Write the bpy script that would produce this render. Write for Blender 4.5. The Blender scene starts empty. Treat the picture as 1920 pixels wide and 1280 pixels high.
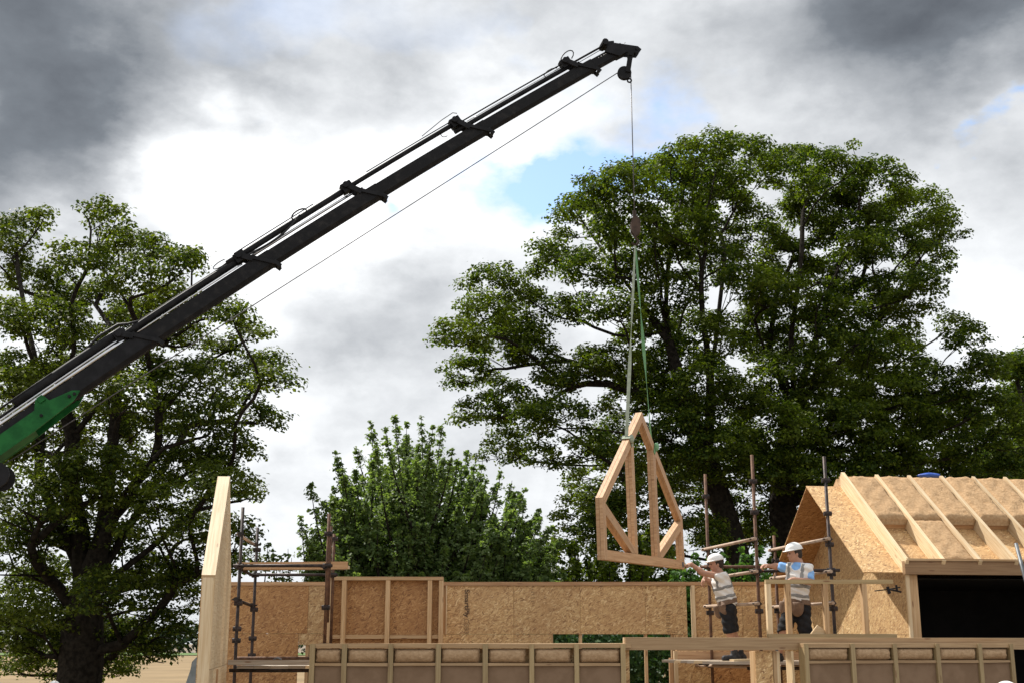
import bpy, math, random
import numpy as np
from mathutils import Vector, Matrix

random.seed(7)
RNG = np.random.default_rng(11)
S = bpy.context.scene
COL = S.collection

# ------------------------------------------------------------------ camera
F = 2300.0                                   # focal length in pixels of a 1920 wide frame
PITCH = math.atan(565 / F)
CAM_Z = 2.6
cam = bpy.data.cameras.new('camera'); cam_o = bpy.data.objects.new('camera', cam); COL.objects.link(cam_o)
cam.sensor_width = 36; cam.lens = F / 1920 * 36; cam.clip_end = 5000; cam.clip_start = 0.1
cam_o.location = (0, 0, CAM_Z); cam_o.rotation_euler = (math.pi / 2 + PITCH, 0, 0)
S.camera = cam_o
S.view_settings.view_transform = 'Standard'; S.view_settings.look = 'None'
S.view_settings.gamma = 1; S.view_settings.use_curve_mapping = False
S.view_settings.exposure = 0.72
S.cycles.max_bounces = 6; S.cycles.diffuse_bounces = 3; S.cycles.transmission_bounces = 4

CP, SP = math.cos(PITCH), math.sin(PITCH)
def ray(u, v):
    a = (u - 960) / F; b = (640 - v) / F
    return np.array([a, CP - b * SP, SP + b * CP])
def at(u, v, Y):                              # world point seen in photograph direction (u,v) at distance Y
    r = ray(u, v); return r * (Y / r[1]) + np.array([0, 0, CAM_Z])
def nrm(v):
    v = np.asarray(v, float); return v / np.linalg.norm(v)

# ------------------------------------------------------------------ sun and sky
SUN_EL = math.radians(52); SUN_AZ = math.radians(-45)         # azimuth from +Y towards +X
SUN = np.array([math.sin(SUN_AZ) * math.cos(SUN_EL), math.cos(SUN_AZ) * math.cos(SUN_EL), math.sin(SUN_EL)])
ld = bpy.data.lights.new('sun', 'SUN'); ld.energy = 4.2; ld.angle = math.radians(0.7); ld.color = (1, 0.95, 0.87)
lo = bpy.data.objects.new('sun', ld); COL.objects.link(lo); lo.location = (-20, 20, 40)
lo.rotation_euler = Vector(SUN).to_track_quat('Z', 'Y').to_euler()

world = bpy.data.worlds.new('World'); S.world = world; world.use_nodes = True
def build_world():
    nt = world.node_tree; nt.nodes.clear()
    N = lambda t, **k: _mk(nt, t, **k)
    L = nt.links.new
    tc = N('ShaderNodeTexCoord'); d0 = tc.outputs['Generated']
    sky = N('ShaderNodeTexSky'); sky.sky_type = 'NISHITA'; sky.sun_disc = False
    sky.sun_elevation = SUN_EL; sky.sun_rotation = SUN_AZ; sky.air_density = 1.0; sky.dust_density = 0.6; sky.ozone_density = 1.5
    def vm(op, a, b):
        n = N('ShaderNodeVectorMath', operation=op)
        for i, x in enumerate((a, b)):
            if x is None: continue
            if isinstance(x, (tuple, list)): n.inputs[i].default_value = x
            else: L(x, n.inputs[i])
        return n
    def m(op, a, b=None, clamp=False):
        n = N('ShaderNodeMath', operation=op); n.use_clamp = clamp
        for i, x in enumerate((a, b)):
            if x is None: continue
            if isinstance(x, (int, float)): n.inputs[i].default_value = x
            else: L(x, n.inputs[i])
        return n.outputs[0]
    def noise(vec, scale, det, rough=0.55):
        n = N('ShaderNodeTexNoise'); n.inputs['Scale'].default_value = scale; n.inputs['Detail'].default_value = det
        n.inputs['Roughness'].default_value = rough; L(vec, n.inputs['Vector']); return n
    ds = vm('MULTIPLY', d0, (1, 1, 1.7)).outputs[0]
    w1 = noise(ds, 5.0, 4); w2 = noise(ds, 16.0, 6, 0.6)
    a1 = vm('MULTIPLY', vm('SUBTRACT', w1.outputs['Color'], (0.5, 0.5, 0.5)).outputs[0], (0.22, 0.22, 0.16)).outputs[0]
    a2 = vm('MULTIPLY', vm('SUBTRACT', w2.outputs['Color'], (0.5, 0.5, 0.5)).outputs[0], (0.07, 0.07, 0.06)).outputs[0]
    dw = vm('ADD', vm('ADD', d0, a1).outputs[0], a2).outputs[0]
    def blob(u, v, r, src, sy=1.0):
        c = nrm(ray(u, v))
        df = vm('SUBTRACT', src, tuple(c)).outputs[0]
        if sy != 1.0: df = vm('MULTIPLY', df, (1, 1, sy)).outputs[0]
        ln = N('ShaderNodeVectorMath', operation='LENGTH'); L(df, ln.inputs[0])
        mr = N('ShaderNodeMapRange', interpolation_type='SMOOTHSTEP'); L(ln.outputs['Value'], mr.inputs['Value'])
        mr.inputs['From Min'].default_value = 0; mr.inputs['From Max'].default_value = r / F
        mr.inputs['To Min'].default_value = 1; mr.inputs['To Max'].default_value = 0
        return mr.outputs['Result']
    n1 = noise(dw, 3.2, 8, 0.55); n2 = noise(ds, 9.0, 7, 0.6)
    lum = m('ADD', 0.67, m('MULTIPLY', m('SUBTRACT', n1.outputs['Fac'], 0.5), 0.58))
    lum = m('ADD', lum, m('MULTIPLY', m('SUBTRACT', n2.outputs['Fac'], 0.5), 0.42))
    for (u, v, r, w, sy) in SKY_BLOBS:
        lum = m('ADD', lum, m('MULTIPLY', blob(u, v, r, dw, sy), w))
    mr = N('ShaderNodeMapRange'); mr.clamp = True; L(lum, mr.inputs['Value'])
    mr.inputs['From Min'].default_value = 0; mr.inputs['From Max'].default_value = 1
    mr.inputs['To Min'].default_value = 0; mr.inputs['To Max'].default_value = 1
    cr = N('ShaderNodeValToRGB'); L(mr.outputs[0], cr.inputs[0]); e = cr.color_ramp.elements
    e[0].position = 0; e[0].color = (0.055, 0.062, 0.075, 1)
    e[1].position = 1; e[1].color = (0.95, 0.95, 0.95, 1)
    for p, c in ((0.25, (0.135, 0.15, 0.17)), (0.5, (0.33, 0.345, 0.365)), (0.75, (0.62, 0.635, 0.65))):
        q = e.new(p); q.color = (*c, 1)
    blue = None
    for (u, v, r, w, sy) in BLUE_BLOBS:
        b = m('MULTIPLY', blob(u, v, r, dw, sy), w)
        blue = b if blue is None else m('ADD', blue, b)
    bn = noise(dw, 1.9, 3, 0.5)
    gen = m('MULTIPLY', m('SUBTRACT', bn.outputs['Fac'], 0.69), 5.0)
    blue = m('ADD', blue, m('MAXIMUM', gen, 0.0), True)
    skyc = N('ShaderNodeVectorMath', operation='SCALE'); L(sky.outputs[0], skyc.inputs[0]); skyc.inputs['Scale'].default_value = SKY_STR
    mix = N('ShaderNodeMix', data_type='RGBA'); L(blue, mix.inputs['Factor']); L(cr.outputs[0], mix.inputs['A']); L(skyc.outputs[0], mix.inputs['B'])
    bg = N('ShaderNodeBackground'); L(mix.outputs['Result'], bg.inputs[0]); bg.inputs[1].default_value = 1.0
    o = N('ShaderNodeOutputWorld'); L(bg.outputs[0], o.inputs[0])
def _mk(nt, t, **k):
    n = nt.nodes.new(t)
    for a, b in k.items(): setattr(n, a, b)
    return n
SKY_STR = 0.14
SKY_BLOBS = [(40, -60, 760, -0.34, 1.3), (-20, 150, 420, -0.18, 1), (50, 340, 280, -0.14, 1.2), (620, 60, 520, -0.05, 1.7), (330, 310, 280, 0.42, 1), (560, 400, 330, 0.34, 1),
             (850, 390, 300, 0.12, 1), (1010, 230, 300, 0.10, 1), (680, 560, 240, -0.16, 1.3), (560, 620, 160, -0.08, 1), (600, 800, 260, 0.12, 1), (1740, -70, 400, -0.46, 1.5), (1950, 0, 260, -0.15, 1), (900, -30, 480, -0.12, 1.5), (1330, 40, 380, -0.10, 1.5)]
BLUE_BLOBS = [(1060, 318, 180, 1.7, 1.8), (1180, 284, 185, 1.8, 1.6), (1300, 228, 120, 1.2, 1), (755, 425, 50, 0.9, 1), (1890, 192, 44, 1.1, 1), (1815, 260, 28, 0.9, 1)]
build_world()

# ------------------------------------------------------------------ mesh helpers
def mesh_obj(name, V, Fc, mat, parent=None, uv=None, smooth=False, seg=None):
    """one mesh object; V in world metres; children are stored relative to their root's location"""
    V = np.asarray(V, float)
    org = np.zeros(3)
    p = parent
    while p is not None:
        org += np.array(p['_loc']) if '_loc' in p else 0; p = p.parent
    own = None
    if parent is None:
        own = np.array([(V[:, 0].min() + V[:, 0].max()) / 2, (V[:, 1].min() + V[:, 1].max()) / 2, V[:, 2].min()])
        org = own
    me = bpy.data.meshes.new(name)
    Fc = list(Fc) if not isinstance(Fc, np.ndarray) else Fc
    if isinstance(Fc, np.ndarray):
        nf, k = Fc.shape
        me.vertices.add(len(V)); me.vertices.foreach_set('co', (V - org).astype(np.float32).ravel())
        me.loops.add(nf * k); me.loops.foreach_set('vertex_index', Fc.astype(np.int32).ravel())
        me.polygons.add(nf); me.polygons.foreach_set('loop_start', np.arange(0, nf * k, k, dtype=np.int32))
        me.update(calc_edges=True)
    else:
        me.from_pydata((V - org).tolist(), [], Fc)
    if uv is not None:
        ul = me.uv_layers.new(name='UVMap'); ul.data.foreach_set('uv', np.asarray(uv, np.float32).ravel())
    if smooth: me.polygons.foreach_set('use_smooth', np.ones(len(me.polygons), bool))
    me.materials.append(mat)
    o = bpy.data.objects.new(name, me); COL.objects.link(o)
    if parent is not None: o.parent = parent
    else: o.location = own
    return o
def tag(o, label, cat=None, group=None, kind=None):
    o['label'] = label
    if cat: o['category'] = cat
    if group: o['group'] = group
    if kind: o['kind'] = kind
    return o
def thing(name, loc, label, cat, group=None):
    o = bpy.data.objects.new(name, None); COL.objects.link(o); o.location = tuple(loc); o['_loc'] = [float(x) for x in loc]
    o.empty_display_size = 0.2
    return tag(o, label, cat, group)
BOXF = [(0, 1, 2, 3), (7, 6, 5, 4), (0, 4, 5, 1), (1, 5, 6, 2), (2, 6, 7, 3), (3, 7, 4, 0)]
def beam_geo(p0, p1, w, h, up=(0, 0, 1), jit=0.0):
    p0 = np.asarray(p0, float); p1 = np.asarray(p1, float); d = p1 - p0; L = np.linalg.norm(d); d = d / L
    up = np.asarray(up, float)
    if abs(d @ nrm(up)) > 0.98: up = np.array([0, 1., 0])
    s = nrm(np.cross(d, up)); u = np.cross(s, d)
    V = []
    for P in (p0, p1):
        for a, b in ((-1, -1), (1, -1), (1, 1), (-1, 1)):
            V.append(P + s * a * w / 2 + u * b * h / 2)
    V = np.array(V)
    if jit: V = V + RNG.normal(0, jit, V.shape)
    o = random.random() * 7; q = random.random() * 3
    uv = []
    uv += [(o, q), (o + w, q), (o + w, q + h), (o, q + h)]; uv += [(o, q + h), (o + w, q + h), (o + w, q), (o, q)]
    for wd, off in ((w, 0), (h, w), (w, w + h), (h, 2 * w + h)):
        uv += [(o, q + off), (o + L, q + off), (o + L, q + off + wd), (o, q + off + wd)]
    return V, BOXF, uv
def beam(name, p0, p1, w, h, mat, parent=None, up=(0, 0, 1), jit=0.0015):
    V, Fc, uv = beam_geo(p0, p1, w, h, up, jit)
    return mesh_obj(name, V, Fc, mat, parent, uv)
def merge(parts):
    VV, FF, UU = [], [], []; n = 0
    for V, Fc, uv in parts:
        VV.append(np.asarray(V)); FF += [tuple(i + n for i in f) for f in Fc]; n += len(V)
        UU += list(uv) if uv is not None else [(0, 0)] * sum(len(f) for f in Fc)
    return np.vstack(VV), FF, UU
def prism_geo(poly, org, ux, uy, thick, uvo=None):
    """flat polygon (2D metres) in the frame org,ux,uy, extruded by thick along ux x uy"""
    org = np.asarray(org, float); ux = nrm(ux); uy = nrm(uy); n = np.cross(ux, uy)
    P = [org + ux * a + uy * b for a, b in poly]; Q = [p + n * thick for p in P]; k = len(P)
    V = np.array(P + Q); o = uvo or (random.random() * 9, random.random() * 9)
    Fc = [tuple(range(k - 1, -1, -1)), tuple(range(k, 2 * k))]
    uv = [(poly[i][0] + o[0], poly[i][1] + o[1]) for i in range(k - 1, -1, -1)] + [(a + o[0], b + o[1]) for a, b in poly]
    for i in range(k):
        j = (i + 1) % k; Fc.append((i, j, j + k, i + k)); l = math.dist(poly[i], poly[j])
        uv += [(o[0], o[1]), (o[0] + l, o[1]), (o[0] + l, o[1] + thick), (o[0], o[1] + thick)]
    return V, Fc, uv
def prism(name, poly, org, ux, uy, thick, mat, parent=None):
    V, Fc, uv = prism_geo(poly, org, ux, uy, thick); return mesh_obj(name, V, Fc, mat, parent, uv)
def rect(name, a0, a1, b0, b1, org, ux, uy, thick, mat, parent=None):
    return prism(name, [(a0, b0), (a1, b0), (a1, b1), (a0, b1)], org, ux, uy, thick, mat, parent)
def tube_geo(pts, r, n=8, cap=True):
    pts = [np.asarray(p, float) for p in pts]; k = len(pts)
    rs = r if isinstance(r, (list, tuple, np.ndarray)) else [r] * k
    V = []; Fc = []; uv = []; L = 0
    ref = None; Ls = []
    for i, p in enumerate(pts):
        t = nrm(pts[min(i + 1, k - 1)] - pts[max(i - 1, 0)])
        if ref is None:
            ref = np.array([0, 0, 1.]) if abs(t[2]) < 0.9 else np.array([1., 0, 0])
        s = nrm(np.cross(t, ref)); ref = np.cross(s, t)
        for j in range(n):
            a = 2 * math.pi * j / n; V.append(p + (s * math.cos(a) + ref * math.sin(a)) * rs[i])
        if i: L += np.linalg.norm(p - pts[i - 1])
        Ls.append(L)
    for i in range(k - 1):
        for j in range(n):
            q = (j + 1) % n
            Fc.append((i * n + j, i * n + q, (i + 1) * n + q, (i + 1) * n + j))
            w = 2 * math.pi * max(rs[i], 1e-4) / n
            uv += [(Ls[i], j * w), (Ls[i], (j + 1) * w), (Ls[i + 1], (j + 1) * w), (Ls[i + 1], j * w)]
    if cap:
        Fc.append(tuple(range(n - 1, -1, -1))); Fc.append(tuple((k - 1) * n + j for j in range(n))); uv += [(0, 0)] * (2 * n)
    return np.array(V), Fc, uv
def tube(name, pts, r, mat, parent=None, n=10, smooth=True):
    V, Fc, uv = tube_geo(pts, r, n); o = mesh_obj(name, V, Fc, mat, parent, uv)
    if smooth:
        for p in o.data.polygons: p.use_smooth = len(p.vertices) == 4
    return o
def lathe_geo(prof, c, axis, n=20):
    """profile of (radius, height) spun round axis through c"""
    ax = nrm(axis); ref = np.array([0, 0, 1.]) if abs(ax[2]) < 0.9 else np.array([1., 0, 0]); s = nrm(np.cross(ax, ref)); t = np.cross(ax, s)
    V = []; Fc = []
    for r, h in prof:
        for j in range(n):
            a = 2 * math.pi * j / n; V.append(np.asarray(c) + ax * h + (s * math.cos(a) + t * math.sin(a)) * r)
    for i in range(len(prof) - 1):
        for j in range(n):
            q = (j + 1) % n; Fc.append((i * n + j, i * n + q, (i + 1) * n + q, (i + 1) * n + j))
    Fc.append(tuple(range(n - 1, -1, -1))); Fc.append(tuple((len(prof) - 1) * n + j for j in range(n)))
    return np.array(V), Fc, None

# ------------------------------------------------------------------ materials
def new_mat(name):
    m = bpy.data.materials.new(name); m.use_nodes = True; nt = m.node_tree; nt.nodes.clear()
    out = nt.nodes.new('ShaderNodeOutputMaterial'); b = nt.nodes.new('ShaderNodeBsdfPrincipled'); nt.links.new(b.outputs[0], out.inputs[0])
    return m, nt, b, out
class G:
    def __init__(s, nt): s.nt = nt; s.L = nt.links.new
    def n(s, t, **k): return _mk(s.nt, t, **k)
    def put(s, sock, x):
        if isinstance(x, (int, float)): sock.default_value = x
        elif isinstance(x, (tuple, list)): sock.default_value = x if len(x) == len(sock.default_value) else (*x, 1)
        else: s.L(x, sock)
    def m(s, op, a, b=0.0, clamp=False):
        q = s.n('ShaderNodeMath', operation=op); q.use_clamp = clamp; s.put(q.inputs[0], a); s.put(q.inputs[1], b); return q.outputs[0]
    def mix(s, f, a, b, bt='MIX'):
        q = s.n('ShaderNodeMix', data_type='RGBA', blend_type=bt); s.put(q.inputs['Factor'], f); s.put(q.inputs['A'], a); s.put(q.inputs['B'], b); return q.outputs['Result']
    def noise(s, vec, sc, det=3, rough=0.5, dist=0.0):
        q = s.n('ShaderNodeTexNoise'); q.inputs['Scale'].default_value = sc; q.inputs['Detail'].default_value = det; q.inputs['Roughness'].default_value = rough
        q.inputs['Distortion'].default_value = dist; s.L(vec, q.inputs['Vector']); return q
    def vor(s, vec, sc=1.0, feat='F1'):
        q = s.n('ShaderNodeTexVoronoi', feature=feat); q.inputs['Scale'].default_value = sc; s.L(vec, q.inputs['Vector']); return q
    def mapping(s, vec, scale=(1, 1, 1), rot=(0, 0, 0), loc=None):
        q = s.n('ShaderNodeMapping'); s.L(vec, q.inputs['Vector']); q.inputs['Scale'].default_value = scale; q.inputs['Rotation'].default_value = rot
        if loc is not None: s.put(q.inputs['Location'], loc)
        return q.outputs[0]
    def rng(s, x, a, b, c=0.0, d=1.0, smooth=True):
        q = s.n('ShaderNodeMapRange', interpolation_type='SMOOTHSTEP' if smooth else 'LINEAR'); s.put(q.inputs['Value'], x)
        for k, v in zip(('From Min', 'From Max', 'To Min', 'To Max'), (a, b, c, d)): q.inputs[k].default_value = v
        return q.outputs[0]
    def ramp(s, x, stops):
        q = s.n('ShaderNodeValToRGB'); s.L(x, q.inputs[0]); e = q.color_ramp.elements
        e[0].position, e[0].color = stops[0][0], (*stops[0][1], 1); e[1].position, e[1].color = stops[-1][0], (*stops[-1][1], 1)
        for p, c in stops[1:-1]: z = e.new(p); z.color = (*c, 1)
        return q.outputs[0]
    def bump(s, bsdf, h, st=0.3, dist=0.01):
        q = s.n('ShaderNodeBump'); q.inputs['Strength'].default_value = st; q.inputs['Distance'].default_value = dist; s.L(h, q.inputs['Height']); s.L(q.outputs[0], bsdf.inputs['Normal'])
    def uv(s):
        q = s.n('ShaderNodeTexCoord'); return q.outputs['UV']
    def obj(s):
        q = s.n('ShaderNodeTexCoord'); return q.outputs['Object']
    def rand(s):
        q = s.n('ShaderNodeObjectInfo'); return q.outputs['Random']

def mat_osb(name, tint=(1, 1, 1), dark=1.0):
    m, nt, b, _ = new_mat(name); g = G(nt)
    cv = g.n('ShaderNodeCombineXYZ'); r = g.rand(); g.put(cv.inputs[0], g.m('MULTIPLY', r, 31.0)); g.put(cv.inputs[1], g.m('MULTIPLY', r, 17.0))
    va = g.n('ShaderNodeVectorMath', operation='ADD'); g.L(g.uv(), va.inputs[0]); g.L(cv.outputs[0], va.inputs[1]); uv = va.outputs[0]
    wob = g.noise(uv, 6.0, 2); wm = g.n('ShaderNodeVectorMath', operation='SCALE'); g.L(wob.outputs['Color'], wm.inputs[0]); wm.inputs['Scale'].default_value = 0.05
    ad = g.n('ShaderNodeVectorMath', operation='ADD'); g.L(uv, ad.inputs[0]); g.L(wm.outputs[0], ad.inputs[1]); w = ad.outputs[0]
    col = None; hs = None
    pal = [(0.0, (0.20, 0.10, 0.04)), (0.14, (0.38, 0.22, 0.095)), (0.5, (0.50, 0.315, 0.14)), (0.82, (0.58, 0.39, 0.185)), (1.0, (0.72, 0.54, 0.30))]
    for i, (ang, sx, sy) in enumerate(((0.25, 15, 62), (1.2, 17, 55), (2.1, 13, 60), (2.75, 18, 68))):
        mp = g.mapping(w, (1, 1, 1), (0, 0, ang), (i * 3.7, i * 1.3, 0)); mp = g.mapping(mp, (sx, sy, 1)); v = g.vor(mp)
        sp = g.n('ShaderNodeSeparateColor'); g.L(v.outputs['Color'], sp.inputs[0])
        c = g.ramp(sp.outputs[0], pal)
        if col is None: col, hs = c, sp.outputs[1]
        else:
            f = g.rng(sp.outputs[1], 0.55, 0.6); col = g.mix(f, col, c); hs = g.m('ADD', hs, g.m('MULTIPLY', sp.outputs[1], 0.7))
    big = g.noise(uv, 1.1, 4); col = g.mix(g.rng(big.outputs['Fac'], 0.35, 0.7, 0.0, 0.35), col, (0.36, 0.2, 0.09))
    kn = g.noise(g.mapping(uv, (12, 20, 1)), 1.0, 2); col = g.mix(g.rng(kn.outputs['Fac'], 0.69, 0.76, 0, 0.75), col, (0.15, 0.07, 0.03))
    tv = g.ramp(g.rand(), [(0, (0.94, 0.92, 0.90)), (1, (1.06, 1.05, 1.03))])
    col = g.mix(1.0, col, tv, 'MULTIPLY'); col = g.mix(1.0, col, (*[t * dark for t in tint], 1), 'MULTIPLY')
    g.L(col, b.inputs['Base Color']); b.inputs['Roughness'].default_value = 0.62; g.bump(b, hs, 0.25, 0.004)
    return m
def mat_pine(name, base=(0.60, 0.43, 0.25), deep=(0.42, 0.25, 0.115), rough=0.6, knots=0.8):
    m, nt, b, _ = new_mat(name); g = G(nt); uv = g.uv(); r = g.rand()
    cv = g.n('ShaderNodeCombineXYZ'); g.put(cv.inputs[0], g.m('MULTIPLY', r, 23.0)); g.put(cv.inputs[1], g.m('MULTIPLY', r, 9.0))
    va = g.n('ShaderNodeVectorMath', operation='ADD'); g.L(uv, va.inputs[0]); g.L(cv.outputs[0], va.inputs[1]); uv = va.outputs[0]
    gr = g.noise(g.mapping(uv, (1.5, 38, 1)), 1.0, 5, 0.6, 0.6); fine = g.noise(g.mapping(uv, (6, 220, 1)), 1.0, 2)
    col = g.mix(g.rng(gr.outputs['Fac'], 0.35, 0.68), base, deep)
    col = g.mix(g.m('MULTIPLY', fine.outputs['Fac'], 0.25), col, deep)
    kv = g.vor(g.mapping(uv, (2.3, 11, 1), (0, 0, 0.04)), 1.0); col = g.mix(g.rng(kv.outputs['Distance'], 0.08, 0.16, knots, 0.0), col, (0.17, 0.075, 0.03))
    bl = g.noise(uv, 1.4, 3); col = g.mix(g.rng(bl.outputs['Fac'], 0.45, 0.75, 0, 0.3), col, deep)
    tv = g.ramp(r, [(0, (0.80, 0.77, 0.73)), (0.5, (0.97, 0.96, 0.95)), (1, (1.10, 1.08, 1.04))]); col = g.mix(1.0, col, tv, 'MULTIPLY')
    g.L(col, b.inputs['Base Color']); b.inputs['Roughness'].default_value = rough; g.bump(b, gr.outputs['Fac'], 0.15, 0.003)
    return m
def mat_noise(name, c1, c2, sc=8, rough=0.7, metal=0.0, bump=0.2, bd=0.01, det=5, lo=0.35, hi=0.65, spec=0.3):
    m, nt, b, _ = new_mat(name); g = G(nt); v = g.obj(); n = g.noise(v, sc, det, 0.6)
    c = g.mix(g.rng(n.outputs['Fac'], lo, hi), c1, c2); g.L(c, b.inputs['Base Color']); b.inputs['Roughness'].default_value = rough; b.inputs['Metallic'].default_value = metal; b.inputs['Specular IOR Level'].default_value = spec
    if bump: g.bump(b, n.outputs['Fac'], bump, bd)
    return m
def mat_leaf(name, c1, c2, c3, trans=0.4):
    m, nt, b, out = new_mat(name); g = G(nt)
    geo = g.n('ShaderNodeNewGeometry'); r = geo.outputs['Random Per Island']
    big = g.noise(g.obj(), 0.55, 3)
    c = g.ramp(r, [(0, c1), (0.55, c2), (1, c3)]); c = g.mix(g.rng(big.outputs['Fac'], 0.4, 0.7, 0, 0.45), c, c3)
    g.L(c, b.inputs['Base Color']); b.inputs['Roughness'].default_value = 0.55; b.inputs['Specular IOR Level'].default_value = 0.14
    t = g.n('ShaderNodeBsdfTranslucent'); g.L(g.mix(1.0, c, (1.25, 1.35, 0.5), 'MULTIPLY'), t.inputs[0])
    mx = g.n('ShaderNodeMixShader'); mx.inputs[0].default_value = trans; g.L(b.outputs[0], mx.inputs[1]); g.L(t.outputs[0], mx.inputs[2]); g.L(mx.outputs[0], out.inputs[0])
    return m

OSB = mat_osb('osb', (1.05, 1.09, 1.13)); OSB_RED = mat_osb('osb_red', (0.92, 0.76, 0.62), 0.9); OSB_LIGHT = mat_osb('osb_light', (1.12, 1.12, 1.12))
PINE = mat_pine('pine'); PINE_RED = mat_pine('douglas_fir', (0.56, 0.36, 0.20), (0.40, 0.22, 0.105), 0.6, 0.5); PINE_PALE = mat_pine('pine_pale', (0.74, 0.61, 0.41), (0.58, 0.42, 0.24), 0.6, 0.5)
PINE_GREEN = mat_pine('treated_pine', (0.40, 0.31, 0.165), (0.29, 0.205, 0.10)); PINE_DULL = mat_pine('site_pine', (0.44, 0.305, 0.17), (0.32, 0.205, 0.105)); PINE_EAVE = mat_pine('eave_timber', (0.36, 0.225, 0.115), (0.26, 0.15, 0.07)); BOARD_GREY = mat_pine('weathered_board', (0.42, 0.37, 0.31), (0.28, 0.23, 0.18))
WOOL = mat_noise('wood_fibre_batt', (0.38, 0.235, 0.118), (0.48, 0.315, 0.172), 26, 0.95, 0, 0.8, 0.02)
FIBREBOARD = mat_noise('fibreboard', (0.20, 0.130, 0.080), (0.24, 0.160, 0.102), 5, 0.9, 0, 0.1, 0.004)
WOOL_WALL = mat_noise('wood_fibre_batt_brown', (0.36, 0.235, 0.132), (0.45, 0.305, 0.18), 26, 0.95, 0, 0.8, 0.02)
RUST = mat_noise('rusty_steel', (0.085, 0.045, 0.03), (0.16, 0.085, 0.05), 14, 0.75, 0.3, 0.3, 0.003)
STEEL_DK = mat_noise('dark_steel', (0.03, 0.026, 0.025), (0.07, 0.05, 0.045), 12, 0.6, 0.5, 0.2, 0.003)
GALV = mat_noise('weathered_tube', (0.34, 0.24, 0.17), (0.44, 0.33, 0.25), 9, 0.65, 0.1, 0.2, 0.003)
BLACKP = mat_noise('black_paint', (0.008, 0.008, 0.009), (0.016, 0.016, 0.018), 6, 0.55, 0.0, 0.1, 0.004, spec=0.16)
BLACKP2 = mat_noise('black_paint_worn', (0.010, 0.010, 0.011), (0.03, 0.028, 0.027), 9, 0.6, 0.0, 0.1, 0.004, 5, 0.45, 0.8, spec=0.16)
CHROME = mat_noise('chrome_rod', (0.55, 0.55, 0.56), (0.65, 0.65, 0.66), 4, 0.16, 1.0, 0, 0)
GREENP = mat_noise('green_paint', (0.007, 0.08, 0.018), (0.016, 0.13, 0.03), 5, 0.45, 0, 0.08, 0.004, spec=0.15)
RUBBER = mat_noise('rubber_hose', (0.012, 0.012, 0.013), (0.025, 0.025, 0.026), 20, 0.6, 0, 0.1, 0.002)
WIRE = mat_noise('wire_rope', (0.10, 0.10, 0.11), (0.16, 0.16, 0.17), 40, 0.5, 0.6, 0, 0)
SHADE_BLACK = mat_noise('black_shade_lining', (0.006, 0.006, 0.006), (0.011, 0.010, 0.010), 3, 0.85, 0, 0.3, 0.02)  # near-black colour standing in for deep shade inside the house
BROWNB = mat_noise('hook_block_paint', (0.045, 0.030, 0.022), (0.09, 0.058, 0.042), 8, 0.6, 0.3, 0.2, 0.005)
SL_GREY = mat_noise('grey_webbing', (0.27, 0.31, 0.23), (0.38, 0.42, 0.33), 12, 0.9, 0, 0.2, 0.003)
SL_GREEN = mat_noise('green_webbing', (0.12, 0.27, 0.13), (0.18, 0.35, 0.19), 12, 0.9, 0, 0.2, 0.003)
INK = mat_noise('printed_ink', (0.09, 0.06, 0.04), (0.15, 0.10, 0.06), 30, 0.8, 0, 0, 0)
INK2 = mat_noise('faded_ink', (0.22, 0.15, 0.08), (0.32, 0.21, 0.115), 30, 0.8, 0, 0, 0)
BLUET = mat_noise('blue_tarp', (0.02, 0.07, 0.36), (0.03, 0.1, 0.45), 6, 0.45, 0, 0.3, 0.02)
GREYT = mat_noise('grey_tarp', (0.17, 0.185, 0.18), (0.25, 0.265, 0.26), 4, 0.6, 0, 0.4, 0.03)
BARK = mat_noise('bark', (0.013, 0.011, 0.009), (0.034, 0.029, 0.023), 9, 0.95, 0, 0.8, 0.04, spec=0.05)
LEAF_SYC = mat_leaf('sycamore_leaf', (0.015, 0.030, 0.006), (0.042, 0.073, 0.010), (0.145, 0.185, 0.020), 0.48)
LEAF_LEFT = mat_leaf('left_tree_leaf', (0.016, 0.029, 0.006), (0.042, 0.067, 0.010), (0.145, 0.175, 0.022), 0.48)
LEAF_LIME = mat_leaf('cherry_leaf', (0.065, 0.11, 0.036), (0.12, 0.18, 0.062), (0.20, 0.26, 0.11), 0.5)
LEAF_HEDGE = mat_leaf('hedge_leaf', (0.018, 0.048, 0.014), (0.035, 0.085, 0.026), (0.075, 0.13, 0.05), 0.3)
LEAF_BUSH = mat_leaf('bright_bush_leaf', (0.035, 0.085, 0.02), (0.06, 0.14, 0.034), (0.10, 0.19, 0.05), 0.4)
LEAF_FAR = mat_leaf('far_wood_leaf', (0.02, 0.036, 0.018), (0.03, 0.05, 0.024), (0.045, 0.066, 0.032), 0.15)

# ------------------------------------------------------------------ ground
def sheet(name, x0, x1, y0, y1, z, mat, nx=24, ny=24, amp=0.0):
    xs = np.linspace(x0, x1, nx); t = np.linspace(0, 1, ny); ys = y0 + (y1 - y0) * t ** 1.6
    X, Y = np.meshgrid(xs, ys); Z = z + amp * (np.sin(X * 0.7 + 1.3) * np.cos(Y * 0.5) + 0.5 * np.sin(X * 1.9 + Y * 1.1))
    V = np.stack([X.ravel(), Y.ravel(), Z.ravel()], 1); i = np.arange(nx * ny).reshape(ny, nx)
    Fq = np.stack([i[:-1, :-1].ravel(), i[:-1, 1:].ravel(), i[1:, 1:].ravel(), i[1:, :-1].ravel()], 1)
    return mesh_obj(name, V, Fq, mat)
m_ground = mat_noise('trodden_earth', (0.13, 0.10, 0.07), (0.22, 0.175, 0.125), 0.9, 0.95, 0, 0.5, 0.05, 8)
m_field = mat_noise('ripe_cereal', (0.17, 0.115, 0.052), (0.225, 0.155, 0.074), 0.12, 0.95, 0, 0.6, 0.2, 9)
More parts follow.
